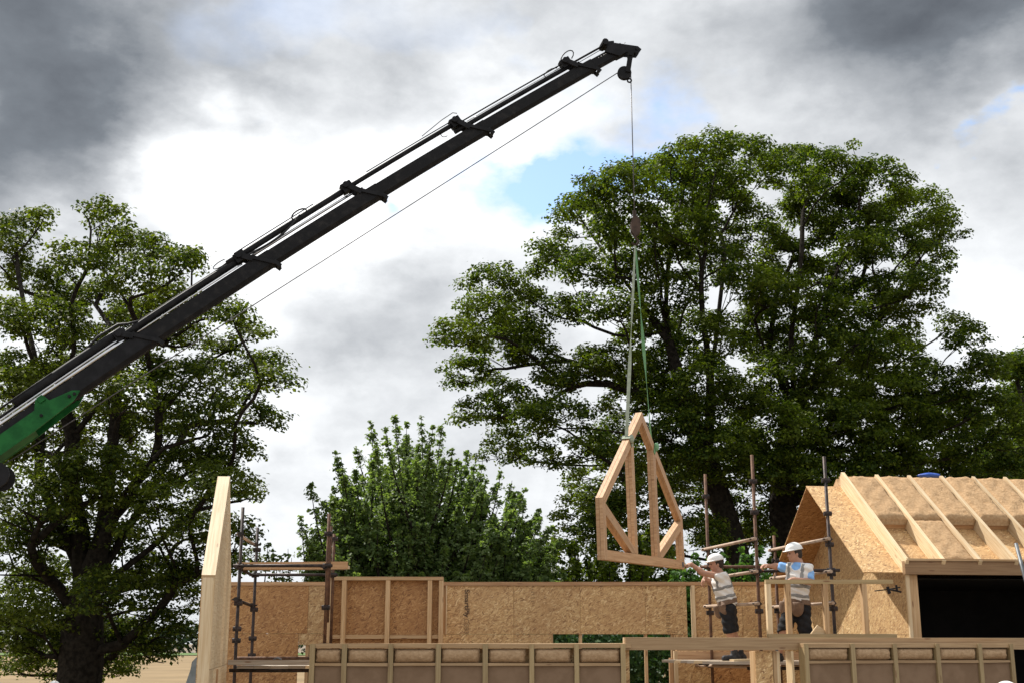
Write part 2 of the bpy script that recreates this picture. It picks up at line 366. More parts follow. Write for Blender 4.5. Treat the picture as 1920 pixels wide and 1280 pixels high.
m_verge = mat_noise('grass_verge', (0.06, 0.11, 0.025), (0.09, 0.15, 0.035), 0.1, 0.95, 0, 0.5, 0.2, 8)
g0 = sheet('ground', -2500, 2500, -60, 4000, -0.02, m_ground, 30, 60); tag(g0, 'bare trodden earth ground of the building site', None, None, 'structure')
g1 = sheet('crop_field', -400, 400, 38, 270, 0.02, m_field, 30, 30, 0.02); tag(g1, 'ripe straw coloured cereal field beyond the trees', None, None, 'structure')
g2 = sheet('grass_verge', -420, 420, 270.0, 330, 0.16, m_verge, 30, 12, 0.03); tag(g2, 'green grass strip along the far field edge', None, None, 'structure')

# ------------------------------------------------------------------ foliage
def leaves_geo(P, Nn, size):
    """leaf = two quads folded along a midrib; P centres, Nn normals, size metres"""
    n = len(P); Nn = Nn / np.linalg.norm(Nn, axis=1, keepdims=True)
    r = RNG.normal(size=(n, 3)); T = np.cross(Nn, r); T /= np.linalg.norm(T, axis=1, keepdims=True); B = np.cross(Nn, T)
    sh = np.array([(0, -0.55, 0), (0.40, -0.06, 0.13), (0, 0.62, -0.05), (-0.40, 0.02, 0.13)])
    s = np.asarray(size).reshape(-1, 1, 1)
    V = P[:, None, :] + s * (sh[None, :, 0:1] * T[:, None, :] + sh[None, :, 1:2] * B[:, None, :] + sh[None, :, 2:3] * Nn[:, None, :])
    return V.reshape(-1, 3), (np.arange(n)[:, None] * 4 + np.array([[0, 1, 2, 3]]))
def clump_leaves(C, R, per, flat=0.6, up=0.7, low=-0.35):
    """leaf positions and normals for domed clumps at C with radius R"""
    Ps, Ns = [], []
    for c, r in zip(C, R):
        k = max(6, int(per * (r / 0.5) ** 2)); d = RNG.normal(size=(k * 2, 3)); d /= np.linalg.norm(d, axis=1, keepdims=True)
        d = d[d[:, 2] > low - RNG.random(len(d)) * 0.3][:k]; rho = r * RNG.random((len(d), 1)) ** 0.45 * np.where(RNG.random((len(d), 1)) < 0.08, RNG.uniform(1.0, 1.6, (len(d), 1)), 1.0)
        Ps.append(c + d * rho * np.array([1, 1, flat])); Ns.append(d * 0.55 + np.array([0, 0, up]) + RNG.normal(size=d.shape) * 0.42)
    return np.vstack(Ps), np.vstack(Ns)
def grow(nodes_pos, root_pts, bias, limbs=()):
    """connect every target to the closest point of a growing skeleton; returns points, parents"""
    pts = [np.asarray(p, float) for p in root_pts]; par = [-1] + list(range(len(root_pts) - 1)); base = pts[0]
    dist = [0.0]
    for i in range(1, len(pts)): dist.append(dist[-1] + np.linalg.norm(pts[i] - pts[i - 1]))
    for k, pl in limbs:
        prev = k
        for q in pl:
            a = pts[prev] if prev >= 0 else pts[0]; m = max(1, int(np.linalg.norm(q - a) / 1.0)); w = RNG.normal(size=3) * 0.12
            for e in range(1, m + 1):
                pts.append(a + (q - a) * e / m + w * math.sin(math.pi * e / m)); par.append(prev); dist.append(dist[prev] + np.linalg.norm(q - a) / m); prev = len(pts) - 1
    order = sorted(range(len(nodes_pos)), key=lambda i: np.linalg.norm(nodes_pos[i] - root_pts[-1])); leaf_idx = {}
    for i in order:
        t = nodes_pos[i]; A = np.array(pts); D = np.array(dist)
        dd = np.linalg.norm(A - t, axis=1); cost = dd + bias * D + np.maximum(0, A[:, 2] - t[2] + 0.1) * 0.9
        j = int(np.argmin(cost)); a = pts[j]; L = np.linalg.norm(t - a); k = max(1, int(L / 0.9)); prev = j
        sag = RNG.normal(size=3) * 0.10 * L; sag[2] += 0.06 * L
        for q in range(1, k + 1):
            f = q / k; p = a + (t - a) * f + sag * math.sin(math.pi * f) * (1 if k > 1 else 0) + RNG.normal(size=3) * 0.03 * (q < k)
            pts.append(p); par.append(prev); dist.append(dist[prev] + L / k); prev = len(pts) - 1
        leaf_idx[i] = prev
    return pts, par, leaf_idx
def branch_geo(pts, par, r_tip, r_max, expo=1.9, nfix=1):
    n = len(pts); ch = [[] for _ in range(n)]
    for i, p in enumerate(par):
        if p >= 0: ch[p].append(i)
    P = np.array(pts)
    for _ in range(3):
        Q = P.copy()
        for i in range(nfix, n):
            if ch[i]: Q[i] = 0.5 * P[i] + 0.25 * P[par[i]] + 0.25 * P[max(ch[i], key=lambda c: len(ch[c]))]
        P = Q
    pts = list(P)
    r = np.zeros(n)
    for i in range(n - 1, -1, -1):
        r[i] = max(r_tip, sum(r[c] ** expo for c in ch[i]) ** (1 / expo)) if ch[i] else r_tip
    r = np.minimum(r * 1.0, 9); sc = r_max / r[0]; r = r_tip + (r - r_tip) * sc if sc < 4 else r * sc
    parts = []; done = set()
    for i in range(n):
        if i in done and par[i] >= 0: continue
        # chain starting at i's parent through its thickest children
        chain = [par[i]] if par[i] >= 0 else []
        j = i
        while True:
            chain.append(j); done.add(j)
            nx = [c for c in ch[j] if c not in done]
            if not nx: break
            j = max(nx, key=lambda c: r[c])
        if len(chain) > 1:
            rr = [r[c] for c in chain]
            if par[i] >= 0: rr[0] = min(rr[0], rr[1] * 1.25)
            sides = 9 if rr[1] > 0.12 else (6 if rr[1] > 0.04 else 4)
            parts.append(tube_geo([pts[c] for c in chain], rr, sides, False))
    return merge(parts)
def make_tree(name, label, base, lobes, Y, leafmat, cat='tree', group=None, trunk=None, r_trunk=0.45, spread=3.0, per=46, leaf=0.19, csize=0.55, bias=0.12, thin=1.0, flat=0.6, lowz=-0.25, r_tip=0.009, limbs=(), grow_r=1.1):
    root = thing(name, base, label, cat, group)
    lob = []
    for l in lobes:
        u, v, rp = l[:3]; dy = l[3] if len(l) > 3 else RNG.uniform(-spread, spread)
        lob.append((at(u, v, Y + dy), grow_r * rp * (Y + dy) / F))
    trunk = trunk or [base, base + np.array([0, 0, 2.0]), base + np.array([0.1, 0.1, 4.0])]
    targets = [c - np.array([0, 0, 0.25 * r]) for c, r in lob]; C = []; R = []
    for c, r in lob:
        k = max(3, int(thin * 3.1 * (r / csize) ** 1.75)); ga = RNG.random() * 6.28
        for i in range(k):
            z = 1 - (i + 0.5) / k * (1 - lowz); z = max(-1, min(1, z + RNG.normal() * 0.08)); a = ga + i * 2.39996 + RNG.normal() * 0.3
            s = math.sqrt(max(0, 1 - z * z)); rr = r * RNG.uniform(0.62, 1.0)
            C.append(c + rr * np.array([s * math.cos(a), s * math.sin(a), z * 0.85])); R.append(csize * RNG.uniform(0.6, 1.25))
    allt = targets + [c - np.array([0, 0, 0.12]) for c in C]
    lm = [(k, [at(u, v, Y + RNG.uniform(-0.5, 0.5) * (1 + 2 * e)) for e, (u, v) in enumerate(pl)]) for k, pl in limbs]
    pts, par, _ = grow(allt, trunk, bias, lm)
    V, Fc, uv = branch_geo(pts, par, r_tip, r_trunk, 1.9, len(trunk)); o = mesh_obj('trunk', V, Fc, BARK, root, None, True)
    P, Nn = clump_leaves(C, R, per, flat); P = P[P[:, 2] > 0.3] if False else P
    V, Fq = leaves_geo(P, Nn, leaf * RNG.uniform(0.65, 1.25, len(P))); mesh_obj('crown', V, Fq, leafmat, root)
    return root

def trees():
    # twin sycamores behind the house
    Y = 35
    A = [(1310, 312, 78), (1385, 318, 74), (1245, 345, 72), (1170, 362, 66), (1110, 372, 44), (1095, 430, 72), (1185, 440, 68), (1275, 420, 78), (1365, 410, 76), (1040, 500, 54), (1110, 520, 60),
         (925, 540, 50), (985, 575, 50), (905, 600, 52), (862, 640, 48), (880, 710, 52), (935, 670, 56), (1000, 660, 50), (905, 780, 52), (965, 760, 58), (950, 850, 52), (1010, 800, 44), (1040, 720, 48),
         (1195, 520, 62), (1255, 560, 62), (1215, 640, 62), (1150, 690, 56), (1265, 690, 64), (1340, 500, 58), (1350, 640, 58), (1180, 760, 60), (1100, 700, 44), (1090, 850, 52), (1135, 890, 66), (1210, 850, 66),
         (1290, 800, 70), (1110, 970, 66), (1200, 960, 74), (1300, 920, 80), (1080, 1040, 60), (1180, 1050, 70), (1290, 1020, 70), (1375, 760, 66), (1370, 900, 70), (1360, 1000, 80), (1320, 370, 70), (1230, 470, 62), (1150, 590, 50), (1310, 470, 56), (1290, 620, 50), (1060, 590, 42), (1210, 720, 60), (1330, 720, 56), (1060, 780, 46), (1150, 830, 56), (1250, 760, 60), (1240, 900, 66), (1020, 870, 36), (1340, 850, 66), (1150, 980, 60), (1400, 540, 54), (960, 630, 46)]
    bA = np.array([*(at(1400, 1205, Y)[:2]), 0.0])
    tA = [bA, *[at(u, v, Y) for u, v in ((1395, 1080), (1365, 980), (1325, 860), (1285, 760), (1255, 640))]]
    make_tree('sycamore_tree', 'tall sycamore with rounded crown behind the hanging truss', bA, A, Y, LEAF_SYC, 'tree', 'twin sycamores behind the site', tA, 0.36, 3.0, 240, 0.094, 0.45, 0.12, 1.2, 0.6, -0.35, limbs=[(4, [(1210, 720), (1120, 690), (1000, 660), (920, 610)]), (5, [(1240, 520), (1285, 400), (1300, 320)]), (3, [(1350, 700), (1345, 560), (1370, 420)]), (5, [(1200, 560), (1120, 470)])])
    B = [(1480, 325, 72), (1560, 335, 76), (1640, 365, 76), (1710, 405, 72), (1755, 440, 50), (1735, 500, 52), (1670, 470, 66), (1590, 440, 76), (1500, 430, 76), (1430, 470, 66), (1540, 540, 70), (1460, 570, 66), (1620, 560, 64),
         (1695, 570, 58), (1730, 540, 40), (1420, 620, 50), (1530, 640, 76), (1610, 660, 74), (1680, 680, 70), (1480, 710, 60), (1570, 760, 84), (1660, 770, 84), (1740, 740, 74), (1810, 650, 42), (1790, 620, 30), (1850, 690, 40),
         (1790, 800, 74), (1860, 780, 56), (1480, 820, 72), (1560, 860, 84), (1650, 870, 84), (1740, 860, 80), (1830, 860, 74), (1890, 840, 50), (1440, 900, 72), (1520, 950, 80), (1450, 1000, 70), (1610, 950, 80), (1700, 950, 80), (1800, 940, 80), (1890, 920, 70), (1540, 390, 66), (1620, 480, 60), (1470, 500, 60), (1560, 590, 62), (1650, 620, 58), (1440, 660, 54), (1520, 700, 62), (1620, 710, 66), (1430, 780, 60), (1530, 790, 70), (1700, 800, 72), (1600, 820, 70), (1400, 840, 60), (1480, 900, 66), (1580, 910, 72), (1680, 910, 72), (1440, 560, 50), (1760, 780, 60), (1830, 730, 40)]
    bB = np.array([*(at(1475, 1205, Y + 1)[:2]), 0.0])
    tB = [bB, *[at(u, v, Y + 1) for u, v in ((1475, 1060), (1468, 950), (1470, 860), (1490, 760))]]
    make_tree('sycamore_tree', 'broad sycamore with domed crown rising behind the roofed house', bB, B, Y + 1, LEAF_SYC, 'tree', 'twin sycamores behind the site', tB, 0.42, 3.0, 240, 0.094, 0.45, 0.12, 1.2, 0.6, -0.35, limbs=[(4, [(1450, 690), (1400, 600), (1345, 520), (1400, 400)]), (4, [(1530, 650), (1560, 540), (1600, 430)]), (4, [(1560, 690), (1650, 620), (1720, 500)]), (3, [(1560, 800), (1680, 760), (1800, 720)]), (4, [(1480, 600), (1510, 450), (1500, 350)])])
    # big multi-stemmed tree on the left
    Y = 28
    Cn = [(30, 430, 40), (10, 480, 50), (75, 410, 26), (60, 540, 60), (195, 415, 50), (235, 470, 52), (150, 500, 58), (290, 470, 34), (265, 540, 60), (335, 500, 40), (355, 490, 26), (180, 590, 72), (85, 620, 70), (300, 600, 56), (20, 600, 50),
          (395, 590, 40), (445, 600, 34), (465, 630, 32), (355, 640, 46), (415, 690, 50), (490, 690, 38), (515, 720, 30), (340, 720, 66), (450, 760, 50), (500, 790, 34), (240, 700, 70), (120, 720, 76), (30, 730, 60), (390, 800, 62), (290, 800, 76),
          (190, 820, 80), (80, 830, 80), (10, 850, 60), (440, 850, 46), (340, 890, 70), (410, 920, 56), (240, 920, 80), (140, 930, 80), (40, 950, 80), (455, 930, 34), (380, 990, 60), (430, 1010, 44), (300, 1000, 64), (450, 1060, 34), (20, 1060, 70),
          (340, 1090, 44), (90, 1090, 56), (30, 1160, 60), (240, 1200, 46), (285, 1225, 36), (80, 1220, 52), (200, 1255, 44), (250, 1090, 40), (30, 1250, 40), (130, 1180, 60), (230, 760, 60), (330, 560, 40), (150, 660, 60), (390, 880, 50), (60, 760, 60), (180, 880, 60), (300, 950, 50), (10, 700, 50), (240, 620, 50), (120, 570, 50), (150, 1010, 70), (60, 1130, 66), (330, 1130, 54), (200, 1130, 70), (120, 1255, 60), (300, 1180, 46), (220, 1040, 60), (385, 1060, 46), (10, 1200, 60), (60, 1000, 60), (290, 1080, 50), (180, 1200, 60)]
    bC = np.array([*(at(150, 1205, Y)[:2]), 0.0])
    tC = [bC, *[at(u, v, Y) for u, v in ((152, 1240), (155, 1170), (160, 1120))]]
    make_tree('field_maple_tree', 'large many-limbed tree with loose crown behind the crane boom', bC, Cn, Y, LEAF_LEFT, 'tree', None, tC, 0.5, 3.2, 225, 0.083, 0.38, 0.06, 1.6, 0.6, -0.35, grow_r=1.08, limbs=[(3, [(110, 990), (85, 870), (95, 720), (50, 600), (40, 480)]), (3, [(185, 970), (200, 850), (240, 700), (175, 560), (210, 450)]), (3, [(240, 1000), (290, 900), (350, 790), (430, 700)]), (2, [(60, 1030), (0, 930)]), (3, [(150, 960), (150, 780), (120, 640)]), (3, [(300, 1030), (400, 930), (450, 850)]), (2, [(250, 1090), (350, 1020), (420, 990)])])
    # far tree at the right edge
    Y = 44
    D = [(1905, 700, 40), (1930, 760, 60), (1890, 800, 50), (1960, 700, 70), (1910, 880, 70), (1990, 820, 90), (1850, 900, 60), (1950, 960, 90), (1840, 990, 80)]
    bD = np.array([*(at(1960, 1205, Y)[:2]), 0.0]); tD = [bD, at(1960, 1080, Y), at(1955, 980, Y)]
    make_tree('ash_tree', 'dark smaller tree beyond the broad sycamore and the house roof', bD, D, Y, LEAF_SYC, 'tree', None, tD, 0.35, 2, 170, 0.13, 0.55, 0.12, 1.4)

def shoot_tree(name, label, base, tips, Y, leafmat, n_extra, env, leaf=0.15, cat='tree', spread=2.0, dens=34, low=0.6, tuft=6.5):
    """upright shoots each clothed with leaves"""
    root = thing(name, base, label, cat); shoots = []
    for u, v in tips: shoots.append(at(u, v, Y + RNG.uniform(-spread, spread)))
    tries = 0
    while len(shoots) < len(tips) + n_extra and tries < 20000:
        tries += 1
        u = RNG.uniform(env[0], env[1]); top = np.interp(u, env[2], env[3]); v = RNG.uniform(top + 12, env[4])
        shoots.append(at(u, v, Y + RNG.uniform(-spread, spread) * (0.5 + 0.6 * (v - top) / (env[4] - top + 1))))
    parts = []; Ps, Ns = [], []
    parts.append(tube_geo([base, base + np.array([0.05, 0, low]), base + np.array([0, 0.05, low * 2.2])], [0.16, 0.13, 0.08], 8, False))
    for t in shoots:
        h = t[2]; q_ = RNG.uniform(0.3, 0.75); st = base + np.array([(t[0] - base[0]) * q_ + RNG.normal() * 0.25, (t[1] - base[1]) * q_ + RNG.normal() * 0.25, max(low, min(h * RNG.uniform(0.45, 0.72), h - 0.7))])
        mid = st + (t - st) * np.array([0.72, 0.72, 0.45]); k = 9
        f = np.linspace(0, 1, k)[:, None]; cv = (1 - f) ** 2 * st + 2 * f * (1 - f) * mid + f * f * t
        parts.append(tube_geo([base + np.array([0, 0, low])] + list(cv), [0.05] + list(np.linspace(0.035, 0.005, k)), 4, False))
        L = np.linalg.norm(t - st); nt_ = max(4, int(tuft * (L + 0.5))); ff = np.sort(RNG.random((nt_, 1)) ** 0.7, 0)
        p = (1 - ff) ** 2 * st + 2 * ff * (1 - ff) * mid + ff * ff * t; rad = 0.02 + 0.36 * (1 - ff) ** 0.8
        d = RNG.normal(size=(nt_, 3)); d[:, 2] = np.abs(d[:, 2]) * 0.6 + 0.1; d /= np.linalg.norm(d, axis=1, keepdims=True); tc_ = p + d * rad * (0.35 + 0.65 * RNG.random((nt_, 1)))
        k2 = max(3, int(dens / tuft)); off = RNG.normal(size=(nt_, k2, 3)) * np.array([1, 1, 0.7]) * (0.03 + 0.085 * (1 - ff))[:, None, :]
        Ps.append((tc_[:, None, :] + off).reshape(-1, 3)); Ns.append((d[:, None, :] * 0.6 + np.array([0, 0, 0.5]) + RNG.normal(size=off.shape) * 0.4).reshape(-1, 3))
    V, Fc, uv = merge(parts); mesh_obj('trunk', V, Fc, BARK, root, None, True)
    P = np.vstack(Ps); Nn = np.vstack(Ns); V, Fq = leaves_geo(P, Nn, leaf * RNG.uniform(0.6, 1.25, len(P))); mesh_obj('crown', V, Fq, leafmat, root)
    return root
def bushes():
    Y = 28.5; b = np.array([*(at(765, 1205, Y)[:2]), 0.0])
    tips = [(582, 905), (565, 965), (575, 1000), (600, 935), (628, 846), (640, 860), (668, 838), (695, 790), (705, 830), (740, 778), (762, 790), (722, 800), (790, 782), (812, 800), (828, 796), (845, 860), (850, 840), (875, 846), (890, 870), (905, 862), (940, 880), (960, 900), (985, 915), (1010, 955), (1035, 985), (1050, 1010), (590, 1040), (800, 830), (665, 880)]
    shoot_tree('cherry_tree', 'bushy upright cherry tree with pointed shoots behind the board wall', b, tips, Y, LEAF_LIME, 430, (570, 1060, [570, 600, 640, 700, 740, 820, 900, 980, 1030, 1060], [1000, 920, 870, 820, 800, 815, 870, 915, 985, 1030], 1130), 0.078, 'tree', 2.4, dens=165, tuft=12)
    Y = 26.5; b = np.array([*(at(520, 1205, Y)[:2]), 0.0])
    shoot_tree('young_sapling', 'thin leafy sapling showing above the left end of board wall', b, [(503, 1018), (512, 1030), (528, 1040), (540, 1028), (520, 1050), (547, 1045)], Y, LEAF_LIME, 0, (500, 545, [500, 545], [1030, 1040], 1090), 0.10, 'sapling', 0.4, dens=40)
    Y = 25.5
    for k, (u0, u1, vt) in enumerate(((1255, 1345, 1030), (1340, 1440, 1012))):
        c = (u0 + u1) / 2; b = np.array([*(at(c, 1205, Y + k)[:2]), 0.0])
        shoot_tree('hazel_bush', ('bright green bush behind the reaching worker in white hard hat', 'bright green bush behind tall scaffold pole, right of the reaching worker')[k], b, [(u0 + 15, vt + 20), (c, vt), (u1 - 15, vt + 15)], Y + k, LEAF_BUSH, 46, (u0, u1, [u0, c, u1], [vt + 35, vt + 8, vt + 30], 1130), 0.10, 'bush', 0.8, dens=66, tuft=8)
    # dark evergreen mass closing the bottom between the trees
    for k, (u0, u1, vt, YY) in enumerate(((990, 1130, 985, 30.5), (1430, 1600, 960, 31.0), (880, 1010, 1010, 31), (1120, 1275, 985, 29.5))):
        c = (u0 + u1) / 2; b = np.array([*(at(c, 1205, YY)[:2]), 0.0])
        shoot_tree('holly_bush', ('dark shrub between the cherry tree and the hanging truss', 'dark shrub under the sycamores beside the house gable', 'dark shrub at the right foot of the cherry tree', 'dark shrub directly below the hanging truss')[k], b, [(u0 + 20, vt + 30), (c - 20, vt + 8), (c + 20, vt), (u1 - 20, vt + 30)], YY, LEAF_SYC, 80, (u0, u1, [u0, c, u1], [vt + 45, vt + 8, vt + 45], 1150), 0.11, 'bush', 1.2, dens=80, tuft=9)
    # clipped hedge seen through the openings
    root = thing('hedge', (1.5, 25.0, 0), 'dense leafy hedge seen through the wall opening under the board wall', 'hedge')
    m = 40000; P = np.stack([RNG.uniform(-1.2, 5.0, m), RNG.uniform(24.3, 25.8, m), RNG.uniform(0.05, 2.95, m)], 1); P[:, 1] += 0.12 * np.sin(P[:, 0] * 5) + 0.1 * np.sin(P[:, 2] * 7)
    keep = (RNG.random(m) < np.where(P[:, 1] < 24.7, 1, 0.45)); P = P[keep]; Nn = np.array([0, -0.8, 0.6]) + RNG.normal(size=P.shape) * 0.55
    V, Fq = leaves_geo(P, Nn, 0.105 * RNG.uniform(0.6, 1.3, len(P))); mesh_obj('foliage', V, Fq, LEAF_HEDGE, root)
    parts = [tube_geo([(x, 25.1, 0), (x + RNG.uniform(-.2, .2), 25.1, 1.3), (x + RNG.uniform(-.4, .4), 25.1, 2.6)], [0.05, 0.035, 0.012], 5, False) for x in np.linspace(-1, 4.8, 14)]
    V, Fc, uv = merge(parts); mesh_obj('stem', V, Fc, BARK, root)
    # far wood
    m = 26000; X = RNG.uniform(-230, 230, m); top = 8.6 + 1.3 * np.sin(X * 0.09) + 1.0 * np.sin(X * 0.23 + 1) + 0.8 * np.sin(X * 0.61)
    P = np.stack([X, RNG.uniform(331, 340, m), top * RNG.random(m) ** 0.7], 1); Nn = np.array([0, -0.5, 0.6]) + RNG.normal(size=P.shape) * 0.6
    V, Fq = leaves_geo(P, Nn, RNG.uniform(0.7, 1.6, m)); o = mesh_obj('far_wood', V, Fq, LEAF_FAR); tag(o, 'dark far-off wood along the edge of the field', None, None, 'stuff')
trees(); bushes()

# ------------------------------------------------------------------ shared building pieces
X1, Y1, Z1 = np.array([1., 0, 0]), np.array([0, 1., 0]), np.array([0, 0, 1.])
def batt(name, org, ux, uy, nrmv, w, h, bulge, mat, parent, nx=14, ny=6, amp=0.012):
    """pillowy insulation batt: w x h in the plane ux,uy, bulging along nrmv"""
    a = np.linspace(0, 1, nx); b = np.linspace(0, 1, ny); A, B = np.meshgrid(a, b)
    ph = RNG.random(6) * 6.28; edge = (np.clip(np.minimum(A, 1 - A) * w / 0.06, 0, 1) * np.clip(np.minimum(B, 1 - B) * h / 0.05, 0, 1)) ** 0.5
    tuft = RNG.normal(size=A.shape); tuft = (tuft + np.roll(tuft, 1, 0) + np.roll(tuft, 1, 1) + np.roll(tuft, -1, 1)) / 2
    D = bulge * edge + amp * 0.35 * tuft * edge + amp * 0.5 * (np.sin(A * w * 21 + ph[0]) * np.sin(B * h * 17 + ph[1]) + 0.7 * np.sin(A * w * 47 + B * h * 31 + ph[2]) + 0.5 * np.sin(B * h * 60 + ph[3] + 3 * np.sin(A * w * 9 + ph[4]))) * edge
    jx = 0.006 * np.sin(B * 14 + ph[5])
    front = org + ((A * w + jx)[..., None]) * ux + (B * h)[..., None] * uy + D[..., None] * nrmv
    V = front.reshape(-1, 3); i = np.arange(nx * ny).reshape(ny, nx)
    Fc = [tuple(q) for q in np.stack([i[:-1, :-1].ravel(), i[:-1, 1:].ravel(), i[1:, 1:].ravel(), i[1:, :-1].ravel()], 1).tolist()]
    rim = list(i[0]) + list(i[1:, -1]) + list(i[-1, -2::-1]) + list(i[-2:0:-1, 0]); n0 = len(V)
    back = V[rim] - (0.09 + 0) * nrmv; V = np.vstack([V, back]); k = len(rim)
    for q in range(k): Fc.append((rim[(q + 1) % k], rim[q], n0 + q, n0 + (q + 1) % k))
    Fc.append(tuple(range(n0, n0 + k)))
    return mesh_obj(name, V, Fc, mat, parent, None, True)

def insulated_wall(name, label, p0, p1, top, studs, nog_z, sw=0.062, over=0.08):
    """stud wall: plate, studs, noggins, fibre batts over fibreboards; p0,p1 on the ground line, studs = distances along it"""
    p0 = np.array([*p0, 0.]); p1 = np.array([*p1, 0.]); u = nrm(p1 - p0); n = np.array([u[1], -u[0], 0]); L = np.linalg.norm(p1 - p0)
    t = thing(name, tuple((p0 + p1) / 2), label, 'wall', 'insulated stud walls at the front of the site')
    dp = 0.16
    c = lambda a, b, z: p0 + u * a - n * b + Z1 * z                  # b = depth into the wall
    beam('top_plate', c(-0.01, dp / 2 + 0.012, top - 0.0275), c(L + 0.01, dp / 2 + 0.012, top - 0.0275), dp - 0.02, 0.055, PINE_DULL, t)
    beam('bottom_plate', c(0, dp / 2, 0.03), c(L, dp / 2, 0.03), dp - 0.03, 0.055, PINE, t)
    for s in studs:
        beam('stud', c(s, dp / 2, 0.058), c(s, dp / 2, top - 0.056 if False else top - 0.006), dp, sw, PINE_GREEN, t, up=u)
    for a, b in zip(studs[:-1], studs[1:]):
        a0, b0 = a + sw / 2, b - sw / 2; w = b0 - a0
        if w < 0.1: continue
        beam('noggin', c(a0 + 0.002, 0.05, nog_z), c(b0 - 0.002, 0.05, nog_z), 0.08, 0.035, PINE_DULL, t)
        batt('insulation_batt', c(a0 + 0.008, 0.062, nog_z + 0.019), u, Z1, n, w - 0.016 - RNG.uniform(0, 0.04), top - 0.057 - nog_z - 0.019 - RNG.uniform(0.0, 0.014), 0.05 + RNG.uniform(0, 0.018), WOOL_WALL, t)
        rect('fibreboard', a0 + 0.003, b0 - 0.003, 0.06, nog_z - 0.02, c(0, 0.075, 0), u, Z1, 0.03, FIBREBOARD, t) if False else prism('fibreboard', [(a0 + 0.003, 0.06), (b0 - 0.003, 0.06), (b0 - 0.003, nog_z - 0.02), (a0 + 0.003, nog_z - 0.02)], c(0, 0.07, 0), u, Z1, 0.03, FIBREBOARD, t)
    rect('sheathing_board', 0.0, L, 0.0, top - 0.06, c(0, dp + 0.022, 0), u, Z1, 0.02, OSB, t)
    return t

def px_x(u, Y, v=1205): return at(u, v, Y)[0]

# ------------------------------------------------------------------ front walls and lintel beam
def front():
    Y = 15.7; xs = [px_x(u, Y) for u in (586, 646, 733, 822, 910, 997, 1081, 1168)]
    insulated_wall('insulated_stud_wall', 'long insulated stud wall with tan batts in a row of open bays', (xs[0] - 0.03, Y), (xs[-1] + 0.09, Y), 2.597, [x - xs[0] + 0.03 for x in xs], 2.345)
    pA = np.array([1.42, 15.80]); pB = np.array([8.3, 17.7]); d = (pB - pA) / np.linalg.norm(pB - pA)
    def on(u):                                    # distance along the beam line where picture column u crosses
        k = (u - 960) / F; s = (k * pA[1] - pA[0]) / (d[0] - k * d[1]); return s
    s0, s1 = on(1482), on(1858); off = np.array([d[1], -d[0]]) * 0.20
    q0 = pA + d * s0 + off; q1 = pA + d * s1 + off
    st = [on(u) - s0 for u in (1482, 1566, 1642, 1719, 1795, 1852)]
    insulated_wall('insulated_stud_wall', 'shorter dim insulated stud wall under the long lintel beam beside the house', tuple(q0 - d * 0.02), tuple(q1), 2.60, [s + 0.02 for s in st], 2.365, 0.058)
    b = thing('lintel_beam', (*((pA + pB) / 2), 2.5), 'long pale timber lintel beam running from stud wall to the house', 'beam')
    z = 2.592; n3 = np.array([d[1], -d[0], 0]); A3 = np.array([*pA, z]) - np.array([*d, 0]) * 0.02; B3 = np.array([*pB, z])
    beam('ply', A3 + n3 * 0.024, B3 + n3 * 0.024, 0.045, 0.15, PINE_DULL, b); beam('ply', A3 - n3 * 0.024 + Z1 * 0.004, B3 - n3 * 0.024 + Z1 * 0.004, 0.045, 0.15, PINE_PALE, b)
    # sheathed post under the beam
    c = pA + d * on(1420); t = thing('sheathed_post', (*c, 0), 'bright board-clad post standing under the lintel beam', 'post')
    P = lambda s, k, z: np.array([*(pA + d * s), z]) - n3 * k
    sL, sM, sR = on(1404), on(1435), on(1447)
    rect('cladding_board', 0, sM - sL, 0, 2.5, P(sL, 0.05, 0), np.array([*d, 0]), Z1, 0.018, OSB_LIGHT, t)
    beam('stud', P(sM + 0.03, 0.09, 0), P(sM + 0.03, 0.09, 2.505), 0.14, 0.045, PINE, t, up=(*d, 0)); beam('stud', P(sM + 0.078, 0.10, 0), P(sM + 0.078, 0.10, 2.5), 0.14, 0.045, PINE_PALE, t, up=(*d, 0)); beam('stud', P(sL + 0.03, 0.14, 0), P(sL + 0.03, 0.14, 2.5), 0.14, 0.045, PINE, t, up=(*d, 0))
    # leaning offcut edge beside the right stud wall
    e = thing('board_offcut', (*(pA + d * on(1468)), 0), 'narrow pale board stood on edge between clad post and dim stud wall', 'board')
    beam('board', P(on(1468), 0.03, 0), P(on(1466), 0.03, 2.50), 0.16, 0.03, PINE_PALE, e, up=(*d, 0))
    # inner partition behind the beam
    Y = 20.3; t = thing('inner_partition', (px_x(1335, Y), Y, 0), 'board-faced partition below the lintel beam behind the scaffold platform', 'wall'); x0, x1 = px_x(1270, Y), px_x(1395, Y)
    rect('osb_board', 0, (x1 - x0) / 2 - 0.002, 0, 2.48, (x0, Y, 0), X1, Z1, 0.018, OSB, t); rect('osb_board', (x1 - x0) / 2 + 0.002, x1 - x0 + 0.5, 0, 2.48, (x0, Y, 0), X1, Z1, 0.018, OSB_RED, t)
    beam('stud', (x0 - 0.03, Y + 0.03, 0), (x0 - 0.03, Y + 0.03, 2.48), 0.12, 0.06, PINE_PALE, t, up=X1); beam('stud', (x0 - 0.1, Y + 0.10, 0), (x0 - 0.1, Y + 0.10, 2.37), 0.10, 0.06, PINE_RED, t, up=X1)
    beam('top_plate', (x0 - 0.02, Y + 0.06, 2.505), (x1 + 0.5, Y + 0.06, 2.505), 0.12, 0.045, PINE, t)
front()

